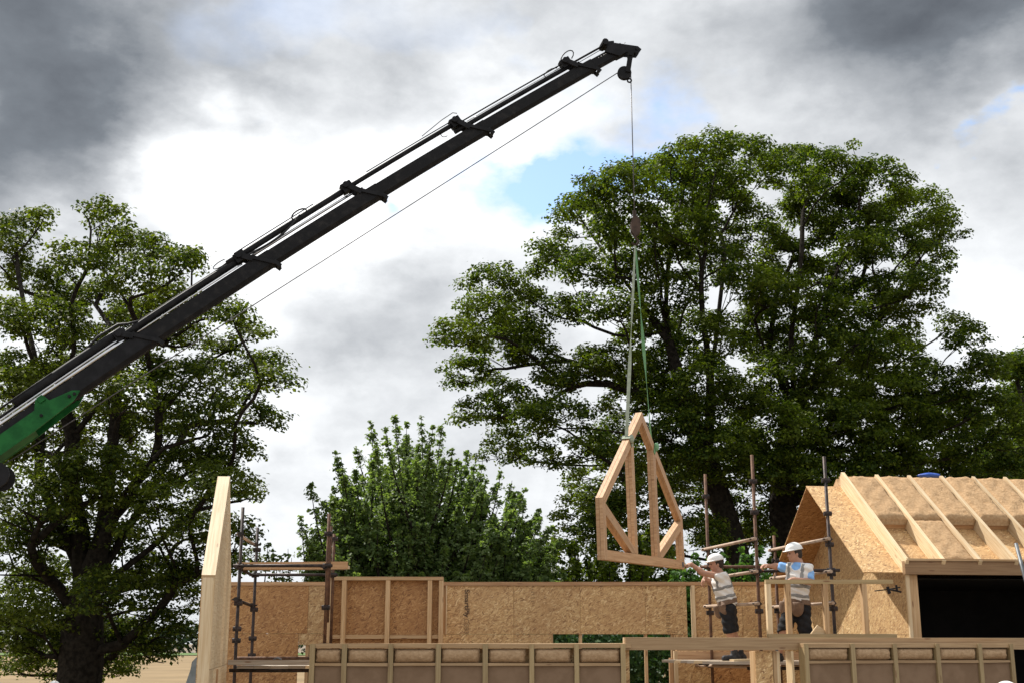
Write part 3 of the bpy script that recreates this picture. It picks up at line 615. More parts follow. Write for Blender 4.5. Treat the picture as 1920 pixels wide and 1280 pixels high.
# ------------------------------------------------------------------ back wall of boards
def back_wall():
    Y = 22.6; z = lambda v: at(960, v, Y)[2]; x = lambda u, v=1205: at(u, v, Y)[0]
    t = thing('board_wall', (0, Y, 0), 'long tan board wall with printed lettering and timber top plate', 'wall')
    zt, zs, zm = z(1097), z(1097), z(1188)
    def bd(u0, u1, b0, b1, mat=OSB, dy=0.0):
        g = 0.0025; rect('osb_board', x(u0, 1140) + g, x(u1, 1140) - g, b0 + g, b1 - g, (0, Y + RNG.uniform(0, 0.004) + dy + 0.02, 0), X1, Z1, 0.018, mat, t)
    for u0, u1 in ((837, 963), (963, 1088), (1088, 1210), (1210, 1288)): bd(u0, u1, zm, zt)
    for u0, u1 in ((830, 963), (963, 1034)): bd(u0, u1, 0.02, zm)
    bd(1262, 1288, 0.02, zm)
    for u0, u1 in ((1304, 1392), (1392, 1500)): bd(u0, u1, z(1180), zt, OSB); bd(u0, u1, 0.02, z(1180), OSB)
    for u0, u1, m in ((395, 578, OSB_RED), (578, 640, OSB)): bd(u0, u1, z(1187), zt, m)
    bd(395, 562, 0.02, z(1187), OSB_RED); bd(640, 832, 0.02, zt, OSB_RED)
    bd(562, 640, z(1208), z(1187), OSB); bd(583, 640, 0.02, z(1208), OSB)
    L0, L1 = x(395), x(1500)
    for a, b in ((395, 790), (790, 1288), (1288, 1500)): beam('top_plate', (x(a), Y + 0.05, zt + 0.034), (x(b) - 0.004, Y + 0.05, zt + 0.034), 0.14, 0.066, PINE_RED, t)
    for u in (400, 578, 640, 833, 963, 1088, 1210, 1284, 1300, 1392, 1497): beam('stud', (x(u, 1140), Y + 0.085, 0.0), (x(u, 1140), Y + 0.085, zt), 0.10, 0.055, PINE_PALE if u == 1300 else PINE, t, up=X1)
    beam('stud', (x(1034), Y + 0.085, 0), (x(1034), Y + 0.085, zm), 0.1, 0.06, PINE, t, up=X1); beam('stud', (x(1262), Y + 0.085, 0), (x(1262), Y + 0.085, zm), 0.1, 0.06, PINE, t, up=X1)
    beam('header', (x(1030), Y + 0.085, zm + 0.03), (x(1266), Y + 0.085, zm + 0.03), 0.1, 0.06, PINE_RED, t)
    beam('edge_stud', (x(1300, 1140), Y - 0.03, 0.0), (x(1300, 1140), Y - 0.03, zt), 0.10, 0.055, PINE_PALE, t, up=X1)
    beam('edge_batten', (x(837, 1140), Y - 0.01, zm), (x(837, 1140), Y - 0.01, zt), 0.05, 0.018, PINE_PALE, t, up=X1)
    # printed lettering runs down the first board
    def text(body, u, v0, v1, mat, parent, name='printed_lettering', size=0.16):
        c = bpy.data.curves.new('txt', 'FONT'); c.body = body; c.size = size; c.offset = 0.004 if mat is INK else 0.0; c.extrude = 0.0006
        o = bpy.data.objects.new('txt', c); COL.objects.link(o); dg = bpy.context.evaluated_depsgraph_get(); me = bpy.data.meshes.new_from_object(o.evaluated_get(dg)); bpy.data.objects.remove(o); bpy.data.curves.remove(c)
        V = np.array([v.co[:] for v in me.vertices]); w = V[:, 0].max() - V[:, 0].min(); H = z(v0) - z(v1); k = H / w
        V[:, 0] = (V[:, 0] - V[:, 0].min()) * k; W = np.stack([x(u, 1140) + V[:, 1] * 0.75, np.full(len(V), Y - 0.0025) - V[:, 2], z(v0) - V[:, 0]], 1)
        Fc = [tuple(p.vertices) for p in me.polygons]; mesh_obj(name, W, Fc, mat, parent); bpy.data.meshes.remove(me)
    first = [o for o in t.children if o.name.startswith('osb_board')][0]
    text('SmartPly', 871.5, 1104, 1157, INK, first); text('OSB3', 871, 1159, 1187, INK2, first)
    # small faded grade stamps
    for u, v0, v1, bi in ((999, 1098, 1130, 1), (1252, 1150, 1186, 3)):
        bo = [o for o in t.children if o.name.startswith('osb_board')][bi]; parts = []
        vv = v0
        while vv < v1:
            h = RNG.uniform(2.5, 5.5); w = RNG.uniform(1.5, 4.5); parts.append(beam_geo((x(u - w, 1140), Y - 0.0012, z(vv + h / 2)), (x(u + w, 1140), Y - 0.0012, z(vv + h / 2)), 0.001, 0.012)); vv += h + RNG.uniform(1, 2)
        V, Fc, uv = merge(parts); mesh_obj('grade_stamp', V, Fc, INK2, bo)
    # open stud panel standing in front
    Y2 = 21.6; z2 = lambda v: at(960, v, Y2)[2]; x2 = lambda u: at(u, 1140, Y2)[0]
    p = thing('stud_panel', (x2(722), Y2, 0), 'open stud panel with reddish board back standing against the board wall', 'panel')
    top, nog = z2(1080), z2(1193); sw = 0.085
    beam('top_rail', (x2(616), Y2, top - 0.035), (x2(831), Y2, top - 0.035), 0.14, 0.06, PINE, p)
    for u in (620, 645, 727, 806, 827): beam('stud', (x2(u), Y2 + 0.002, 0), (x2(u), Y2 + 0.002, top - 0.066), 0.138, 0.075, PINE, p, up=X1)
    us = (620, 645, 727, 806, 827)
    for a, b in zip(us[:-1], us[1:]):
        beam('noggin', (x2(a) + 0.04, Y2 + 0.02, nog), (x2(b) - 0.04, Y2 + 0.02, nog), 0.1, 0.06, PINE, p)
        rect('back_board', x2(a) + 0.0, x2(b) - 0.003, 0.0, top - 0.01, (0, Y2 + 0.092, 0), X1, Z1, 0.018, OSB_RED, p)
back_wall()

# ------------------------------------------------------------------ left gable panel
def gable_panel():
    n = np.array([*at(389, 1280, 14.5)[:2], 0]); f = np.array([-4.09, 18.1, 0]); u = nrm(f - n); L = np.linalg.norm(f - n); th = 0.135
    t = thing('gable_wall_panel', tuple((n + f) / 2), 'pale timber gable wall panel with sloping top at end of board wall', 'wall panel')
    ea, ap = 3.39, 4.76; h = L / 2; side = nrm(np.cross(u, Z1))      # points to +x side (towards the site)
    k = 4; cuts = np.linspace(0, L, 7)
    zt = lambda a: ea + (ap - ea) * (1 - abs(a - h) / h)
    # timber lining boards on the inner face and the outer sheathing
    for j, (a0, a1) in enumerate(zip(cuts[:-1], cuts[1:])):
        pts = [(a0 + .002, 2.31), (a1 - .002, 2.31), (a1 - .002, zt(a1) - 0.05)] + ([(h, zt(h) - 0.05)] if a0 < h < a1 else []) + [(a0 + .002, zt(a0) - 0.05)]
        prism('lining_board', pts, n, u, Z1, 0.02, PINE_PALE, t); prism('lining_board', [(a0 + .002, 0), (a1 - .002, 0), (a1 - .002, 2.305), (a0 + .002, 2.305)], n, u, Z1, 0.02, PINE_PALE, t)
    out = n - side * th
    prism('sheathing_board', [(0.02, 0), (L - 0.02, 0), (L - 0.02, zt(L) - 0.06), (h, ap - 0.06), (0.02, ea - 0.06)], out, u, Z1, 0.018, OSB, t)
    mid = lambda a, z: n - side * (th / 2 - 0.01) + u * a + Z1 * z
    beam('end_stud', mid(0.0, 0), mid(0.0, ea - 0.05), th - 0.002, 0.05, PINE_PALE, t, up=u); beam('end_stud', mid(L, 0), mid(L, ea - 0.05), th - 0.002, 0.05, PINE, t, up=u)
    for j in range(1, 6): beam('stud', mid(cuts[j], 0.01), mid(cuts[j], zt(cuts[j]) - 0.09), 0.09, 0.045, PINE, t, up=u)
    dz = 0.025
    beam('sloping_plate', mid(-0.02, ea - dz - 0.015), mid(h, ap - dz), th + 0.024, 0.05, PINE_PALE, t); beam('sloping_plate', mid(h + 0.005, ap - dz - 0.003), mid(L + 0.02, ea - dz - 0.015), th + 0.024, 0.05, PINE_PALE, t)
    beam('patch_batten', n + u * 1.25 + side * 0.03 + Z1 * 1.2, n + u * 1.25 + side * 0.03 + Z1 * 2.29, 0.02, 0.09, PINE_RED, t, up=u)
    # grey sheet draped over a stack beyond the panel
    c = at(352, 1240, 24.5); P = []; Fc = []; nu = 18; prof = [(0.62, 0), (0.6, 0.6), (0.55, 1.2), (0.5, 1.8), (0.42, 2.25), (0.25, 2.45), (0.02, 2.5)]
    for r, z in prof:
        for j in range(nu):
            a = 2 * math.pi * j / nu; w = 1 + 0.12 * math.sin(5 * a + z * 2) + 0.05 * math.sin(11 * a); P.append((c[0] + 0.55 + r * w * math.cos(a), 24.5 + r * w * math.sin(a), z))
    for i in range(len(prof) - 1):
        for j in range(nu): Fc.append((i * nu + j, i * nu + (j + 1) % nu, (i + 1) * nu + (j + 1) % nu, (i + 1) * nu + j))
    Fc.append(tuple((len(prof) - 1) * nu + j for j in range(nu))); Fc.append(tuple(range(nu - 1, -1, -1)))
    o = mesh_obj('covered_stack', P, Fc, GREYT, None, None, True); tag(o, 'grey sheet draped over a stack behind the gable wall panel', 'tarp')
gable_panel()

# ------------------------------------------------------------------ the roofed house
HO = np.array([5.6, 17.9]); HA = math.radians(7.0); HU = np.array([math.cos(HA), math.sin(HA), 0]); HW = np.array([-math.sin(HA), math.cos(HA), 0])
def H(a, b, z): return np.array([HO[0], HO[1], 0]) + HU * a + HW * b + Z1 * z
def house():
    t = thing('timber_house', tuple(H(2.2, 2.1, 0)), 'half-built timber house with insulated rafter roof and board gable', 'house')
    SL = 0.713; E0 = 3.575; R = 2.09; AL = 4.9; nz = 1 / math.hypot(1, SL); ny = -SL * nz
    slope = nrm(HW + Z1 * SL); nf = nrm(np.cross(HU, slope)); S_len = R / nz if False else R * math.hypot(1, SL)
    slopeb = nrm(-HW + Z1 * SL); nb = nrm(np.cross(slopeb, HU))
    # roof deck: front boards with left overhang, back boards
    roof = mesh_obj('roof', *prism_geo([(0.62, 0), (AL, 0), (AL, S_len), (0.62, S_len)], H(0, 0, E0), HU, slope, 0.018)[:2], OSB_LIGHT, t, prism_geo([(0.62, 0), (AL, 0), (AL, S_len), (0.62, S_len)], H(0, 0, E0), HU, slope, 0.018, (1, 1))[2])
    prism('deck_board', [(-0.58, 0), (0.615, 0), (0.615, S_len), (-0.58, S_len)], H(0, 0, E0), HU, slope, 0.018, OSB_LIGHT, roof)
    rb = H(0, 2 * R, E0)
    for a0, a1 in ((-0.58, 0.62), (0.623, 1.84), (1.843, 3.06), (3.063, AL)): prism('deck_board', [(a0, 0), (a1, 0), (a1, S_len), (a0, S_len)], rb - nb * 0.018, HU, slopeb, -0.018 if False else 0.018, OSB_RED if a0 < 0 else OSB, roof)  # overhang board: shade of the hood underside put into a darker, redder OSB
    # rafters, batts and noggins on the front slope
    rh = 0.215; ras = [0.03 + 0.553 * i for i in range(9)]
    top = lambda a, s, k: H(a, 0, E0) + slope * s + nf * (0.018 + k)
    for i, a in enumerate(ras):
        beam('rafter', top(a, -0.02, rh / 2 + 0.002), top(a, S_len + 0.02 + (0.06 if i == 0 else 0), rh / 2 + 0.002), 0.056, rh, PINE_PALE, roof, up=nf)
        beam('rafter', rb + HU * a + slopeb * 0 + nb * (rh / 2 + 0.004), rb + HU * a + slopeb * (S_len - 0.03) + nb * (rh / 2 + 0.004), 0.05, rh, PINE, roof, up=nb)
    for i in range(len(ras) - 1):
        a0 = ras[i] + 0.03; w = ras[i + 1] - ras[i] - 0.06; s0 = 0.05 if i == 1 else S_len * 0.475 + RNG.uniform(-0.02, 0.02)
        if i == 1:
            batt('insulation_batt', top(a0, 0.05, rh - 0.055), HU, slope, nf, w, S_len * 0.475 - 0.06, 0.03, WOOL, roof, 14, 22, 0.012)
            batt('insulation_batt', top(a0, S_len * 0.475, rh - 0.042), HU, slope, nf, w, S_len * 0.53, 0.045, WOOL, roof, 14, 24, 0.014)
        else:
            batt('insulation_batt', top(a0, s0, rh - 0.042), HU, slope, nf, w, S_len - s0, 0.045 + RNG.uniform(0, 0.02), WOOL, roof, 14, 24, 0.016)
            beam('noggin', top(a0, s0 + 0.04, 0.06), top(a0 + w, s0 + 0.04, 0.06), 0.05, 0.115, PINE_RED, roof, up=nf)
    beam('ridge_board', H(0.0, R, E0 + R * SL + 0.08), H(AL, R, E0 + R * SL + 0.08), 0.04, 0.2, PINE, roof)
    # eave beam
    beam('eave_beam', H(0.0, -0.07, E0 + 0.075), H(AL, -0.07, E0 + 0.075), 0.09, 0.19, PINE_EAVE, roof); beam('eave_batten', H(0.02, -0.075, E0 + 0.188), H(AL, -0.075, E0 + 0.188), 0.14, 0.03, PINE, roof)
    # gable wall of boards, back wall, corner posts
    g = lambda b: E0 - 0.03 + (R - abs(b - R)) * SL
    bs = [0.0, 0.62, 1.24, 1.86, 2.48, 3.1, 3.72, 4.18]
    gw = None
    for b0, b1 in zip(bs[:-1], bs[1:]):
        b0 += 0.002; b1 -= 0.002; pl = [(b0, 2.72), (b1, 2.72), (b1, g(b1))] + ([(R, g(R))] if b0 < R < b1 else []) + [(b0, g(b0))]
        prism('gable_board', [(-x, y) for x, y in pl][::-1], H(0.055, 0, 0), -HW, Z1, 0.018, OSB, t); prism('gable_board', [(-b1, 0), (-b0, 0), (-b0, 2.715), (-b1, 2.715)], H(0.055, 0, 0), -HW, Z1, 0.018, OSB, t)
    beam('corner_post', H(0.155, 0.06, 0), H(0.155, 0.06, E0 - 0.02), 0.11, 0.14, PINE, t, up=HU); beam('corner_post', H(0.062, 0.0, 0), H(0.062, 0.0, E0 - 0.02), 0.09, 0.05, PINE_PALE, t, up=HU)
    beam('corner_post', H(AL - 0.08, 0.06, 0), H(AL - 0.08, 0.06, E0 - 0.02), 0.11, 0.14, PINE, t, up=HU)
    for nm, pl, o, ux, uy in (('shade_lining', [(0, 0), (4.0, 0), (4.0, 3.5), (0, 3.5)], H(0.22, 4.1, 0), -HW, Z1), ('shade_lining', [(0, 0), (4.0, 0), (4.0, 3.5), (0, 3.5)], H(AL - 0.2, 0.12, 0), HW, Z1), ('shade_lining', [(0, 0), (AL - 0.42, 0), (AL - 0.42, 3.5), (0, 3.5)], H(0.22, 4.0, 0), HU, Z1), ('ceiling_shade_lining', [(0, 0), (AL - 0.42, 0), (AL - 0.42, 4.0), (0, 4.0)], H(0.22, 0.1, 3.5), HU, HW), ('floor_shade_lining', [(0, 0), (AL - 0.42, 0), (AL - 0.42, 4.0), (0, 4.0)], H(0.22, 0.1, 0.05), HU, HW)):
        prism(nm, pl, o, ux, uy, 0.01, SHADE_BLACK, t)  # added black sheets: the room's darkness is put into their colour
    prism('back_board', [(0.1, 0), (AL - 0.05, 0), (AL - 0.05, E0 - 0.04), (0.1, E0 - 0.04)], H(0, 4.14, 0), HU, Z1, 0.018, OSB, t); prism('end_board', [(0.1, 0), (4.1, 0), (4.1, E0 - 0.04), (2.09, E0 + R * SL - 0.05), (0.1, E0 - 0.04)], H(AL - 0.02, 0, 0), HW, Z1, 0.018, OSB, t)
    # low stud frame between scaffold and house
    Y = 17.45; fz = lambda v: at(1560, v, Y)[2]; fx = lambda u: at(u, 1140, Y)[0]; fr = thing('low_stud_frame', (fx(1555), Y, 2.6), 'low open stud frame standing on the lintel beam before worker in blue shirt', 'stud frame')
    zt, zb = fz(1086), 2.70
    beam('top_rail', (fx(1437), Y, zt - 0.028), (fx(1676), Y, zt - 0.028), 0.12, 0.056, PINE_GREEN, fr); beam('bottom_rail', (fx(1437), Y, zb), (fx(1676), Y, zb), 0.12, 0.05, PINE_GREEN, fr)
    for u, mm in ((1441.5, PINE_PALE), (1478, PINE), (1548, PINE), (1621, PINE)): beam('stud', (fx(u), Y, zb + 0.026), (fx(u), Y, zt - 0.058), 0.116, 0.068, mm, fr, up=X1)
    prism('wedge_block', [(0, 0), (0.26, 0), (0.1, 0.12)], (fx(1517), Y - 0.03, zb + 0.026), X1, Z1, -0.05, PINE_PALE, fr)
    # sill the frame stands on
    beam('sill', (fx(1436), Y + 0.01, 2.672 - 0.006), (fx(1678), Y + 0.01, 2.672 - 0.006), 0.14, 0.014, PINE, fr)
    # blue sheet on the ridge
    c = at(1742, 888, 20.35); o = mesh_obj('blue_tarp_roll', *blob_geo(c + np.array([0, 0, -0.02]), (0.19, 0.10, 0.04), 3), BLUET, None, None, True); tag(o, 'crumpled blue tarp lying on the roof ridge', 'tarp')
    # clamp hooked on the corner post
    k = thing('bar_clamp', tuple(at(1668, 1102, 17.75)), 'black bar clamp hanging on the house corner post', 'clamp'); q = lambda u, v: at(u, v, 17.72)
    tube('bar', [q(1640, 1107), q(1665, 1104), q(1688, 1100)], 0.009, BLACKP, k, 6); beam('jaw', q(1664, 1099), q(1668, 1112), 0.03, 0.035, BLACKP, k); tube('handle', [q(1668, 1104), q(1690, 1109)], 0.014, BLACKP, k, 6); beam('jaw', q(1680, 1096), q(1682, 1107), 0.025, 0.03, BLACKP, k)
    # cord tangle on the deck by the eave
    pts = []
    for j in range(60):
        a = j * 0.55; rr = 0.10 + 0.05 * math.sin(j * 1.7); pts.append(top(1.42 + 1.2 * rr * math.cos(a) * 1.3, 0.16 + rr * math.sin(a) * 0.8, 0.03 + 0.02 * abs(math.sin(j * 0.9))))
    o = tube('cord_tangle', pts, 0.011, RUBBER, None, 5); tag(o, 'tangled dark cord lying on roof boards beside the eave', 'cord')
    # prop leaning at the right end of the eave
    o = tube('leaning_prop', [at(1936, 1135, 17.35), at(1905, 1018, 17.75)], 0.026, GALVG, None, 10); tag(o, 'grey steel prop leaning against the house eave', 'prop')
def blob_geo(c, rad, seed, nu=18, nv=10):
    r = np.random.default_rng(seed); ph = r.random(4) * 6.28; V = []; Fc = []
    for i in range(nv + 1):
        th = math.pi * i / nv
        for j in range(nu):
            a = 2 * math.pi * j / nu; w = 1 + 0.10 * math.sin(3 * a + ph[0]) + 0.08 * math.sin(5 * a + 2 * th + ph[1]); V.append((c[0] + rad[0] * w * math.sin(th) * math.cos(a), c[1] + rad[1] * w * math.sin(th) * math.sin(a), c[2] + rad[2] * math.cos(th) * w))
    for i in range(nv):
        for j in range(nu): Fc.append((i * nu + j, (i + 1) * nu + j, (i + 1) * nu + (j + 1) % nu, i * nu + (j + 1) % nu))
    return np.array(V), Fc
GALVG = mat_noise('grey_steel', (0.10, 0.11, 0.12), (0.17, 0.18, 0.19), 9, 0.55, 0.5, 0.1, 0.003)
house()

# ------------------------------------------------------------------ scaffolds
def coupler(p, axis, parent, s=1.0):
    """right-angle clamp: two short collars with a bolt"""
    p = np.asarray(p, float); a = nrm(axis); parts = []
    parts.append(tube_geo([p - Z1 * 0.035 * s, p + Z1 * 0.035 * s], 0.038 * s, 8)); parts.append(tube_geo([p - a * 0.06 * s, p + a * 0.06 * s], 0.036 * s, 8)); sd = nrm(np.cross(a, Z1)); parts.append(tube_geo([p - sd * 0.075 * s, p + sd * 0.075 * s], 0.012 * s, 6))
    V, Fc, uv = merge(parts); return mesh_obj('coupler', V, Fc, STEEL_DK, parent, None)
def pole(parent, u, v, Y, ztop_v, zb=0.0, mat=None, dv=0):
    p = at(u, v, Y); zt = at(u, ztop_v, Y)[2]; q = np.array([p[0], p[1], 0])
    lean = RNG.normal(size=2) * 0.008
    tube('standard', [q + Z1 * zb, q + Z1 * zt + np.array([*lean, 0])], 0.0245, mat or RUST, parent, 10)
    return q
def scaffold_right():
    t = thing('scaffold', (3.9, 19.0, 0), 'tube scaffold around the two workers beside the house gable', 'scaffold', 'tube scaffolds')
    n1 = pole(t, 1418, 1030, 18.3, 852); f1 = pole(t, 1327, 1030, 19.85, 888); n2 = pole(t, 1556, 1030, 17.95, 855, 0, STEEL_DK); f2 = pole(t, 1453, 1030, 19.5, 1003)
    zq = lambda v, q: at(960, v, q[1])[2]
    def rail(a, b, va, vb, mat, ext=0.09, clamp=True, inner=False):
        A = a + Z1 * zq(va, a); B = b + Z1 * zq(vb, b); d = nrm(B - A); off = nrm(np.cross(d, Z1)) * 0.052
        if (off[1] > 0) != inner: off = -off
        tube('ledger', [A - d * ext + off, B + d * ext + off], 0.0245, mat, t, 10)
        if clamp: coupler(A + off * 0.5, d, t); coupler(B + off * 0.5, d, t)
    rail(f1, n1, 1029, 1010, GALV); rail(f2, n2, 1030, 1010, GALV)
    rail(f1, n1, 1085, 1071, GALV); rail(f2, n2, 1083, 1071, GALV)
    rail(n1, n2, 1069, 1068, STEEL_DK, 0.12, True, True); rail(f1, n1, 1136, 1131, GALV); rail(f2, n2, 1137, 1130, GALV)
    rail(f1, f2, 1062, 1062, RUST, 0.12)
    rail(f1, n1, 1247, 1250, GALV, 0.55); rail(f2, n2, 1247, 1250, GALV, 0.55); rail(f1, f2, 1243, 1243, STEEL_DK, 0.2); rail(n1, n2, 1252, 1252, STEEL_DK, 0.2)
    for q, vs in ((n1, (902, 960, 1145)), (n2, (900, 962, 1020, 1075, 1140)), (f1, (930, 1148)), (f2, (1050, 1145))):
        for v in vs: coupler(q + Z1 * zq(v, q), X1, t, 0.95)
    # platform boards run along the wall
    zb = 2.325
    along = nrm(n2 - n1); across = nrm(f1 - n1)
    for k in range(-2, 6):
        s = (0.15 if k >= 0 else 0.09) + k * 0.232; A = n1 + across * s - along * 0.9; B = n1 + across * s + along * 1.75
        beam('platform_board', A + Z1 * (zb + RNG.uniform(0, .006)), B + Z1 * (zb + RNG.uniform(0, .006)), 0.225, 0.038, BOARD_GREY if k % 3 else PINE_PALE, t)
    beam('platform_board', at(1372, 1238, 18.25), at(1425, 1237, 18.3), 0.2, 0.045, PINE_PALE, t)
    beam('toe_board', f1 + across * 0.09 - along * 0.5 + Z1 * 2.41, f1 + across * 0.09 + along * 1.6 + Z1 * 2.41, 0.035, 0.12, PINE_RED, t)
    return zb + 0.022
PLAT = scaffold_right()
def scaffold_left():
    t = thing('scaffold', (-3.6, 19.3, 0), 'rusty tube scaffold with plank beside the pale gable wall panel', 'scaffold', 'tube scaffolds')
    n1 = pole(t, 448, 1110, 18.75, 950, 0, STEEL_DK); f1 = pole(t, 478, 1110, 20.5, 988, 0, STEEL_DK); n2 = pole(t, 613, 1080, 18.6, 962, 2.55); f2 = pole(t, 625, 1060, 20.4, 1000, 2.55)
    pole(t, 617, 1080, 18.75, 985, 2.9)
    zq = lambda v, q: at(960, v, q[1])[2]
    def rail(a, b, va, vb, mat, ext=0.09, r=0.0245):
        A = a + Z1 * zq(va, a); B = b + Z1 * zq(vb, b); d = nrm(B - A); off = nrm(np.cross(d, Z1)) * 0.052
        if off[1] > 0: off = -off
        tube('ledger', [A - d * ext + off, B + d * ext + off], r, mat, t, 10); coupler(A + off * 0.5, d, t); coupler(B + off * 0.5, d, t)
    rail(n1, n2, 1060, 1060, STEEL_DK); rail(f1, f2, 1077, 1077, STEEL_DK); rail(n1, f1, 1001, 1020, GALV, 0.05); rail(n1, f1, 1123, 1134, STEEL_DK, 0.05); rail(n2, f2, 1062, 1078, STEEL_DK, 0.1); rail(n1, f1, 1062, 1078, STEEL_DK, 0.1)
    for q, vs in ((n1, (1130, 1178, 1200)), (f1, (1030, 1142, 1196, 1228)), (n2, (1000, 1138)), (f2, (1010,))):
        for v in vs: coupler(q + Z1 * zq(v, q), X1, t, 1.0)
    beam('base_foot', n2 + Z1 * 2.55, n2 + Z1 * 2.60, 0.13, 0.11, STEEL_DK, t)
    A = np.array([*n1[:2] + np.array([-0.15, 0.75]), 3.745]); B = np.array([*n2[:2] + np.array([0.22, 0.7]), 3.745])
    beam('platform_board', A, B, 0.225, 0.05, PINE_PALE, t); beam('platform_board', A + Y1 * 0.24 + Z1 * 0.004, B + Y1 * 0.24 - X1 * 0.08, 0.225, 0.045, BOARD_GREY, t); beam('plank', A - Y1 * 0.22 + Z1 * 0.015, B - Y1 * 0.22 + X1 * 0.02 + Z1 * 0.015, 0.045, 0.115, PINE_RED, t)
    # low working level: toe board, ledger and boards seen end on
    beam('toe_board', at(428, 1241, 17.0), at(583, 1241, 17.0), 0.035, 0.065, BOARD_GREY, t); tube('ledger', [at(440, 1233, 19.6), at(590, 1233, 19.6)], 0.0245, RUST, t, 8)
    tube('ledger', [at(430, 1256, 17.15), at(585, 1256, 17.15)], 0.0245, STEEL_DK, t, 8); tube('ledger', [at(440, 1250, 19.2), at(590, 1250, 19.2)], 0.0245, STEEL_DK, t, 8)
    for k in range(5):
        u = 460 + k * 32; p = at(u, 1250, 17.05); beam('platform_board', p - Z1 * 0.0, np.array([p[0], 19.3, p[2]]) + Z1 * 0.0, 0.225, 0.038, BOARD_GREY if k < 4 else PINE_PALE, t)
    b = at(520, 1236, 18.0); tube('tie_strap', [b + X1 * (-0.06), b + Z1 * 0.03, b + X1 * 0.06 + Z1 * 0.005], 0.012, GALVG, t, 6)
    for k in range(2): beam('base_plate', (n1 if k == 0 else f1) + Z1 * 0.0, (n1 if k == 0 else f1) + Z1 * 0.012, 0.15, 0.15, STEEL_DK, t)
scaffold_left()

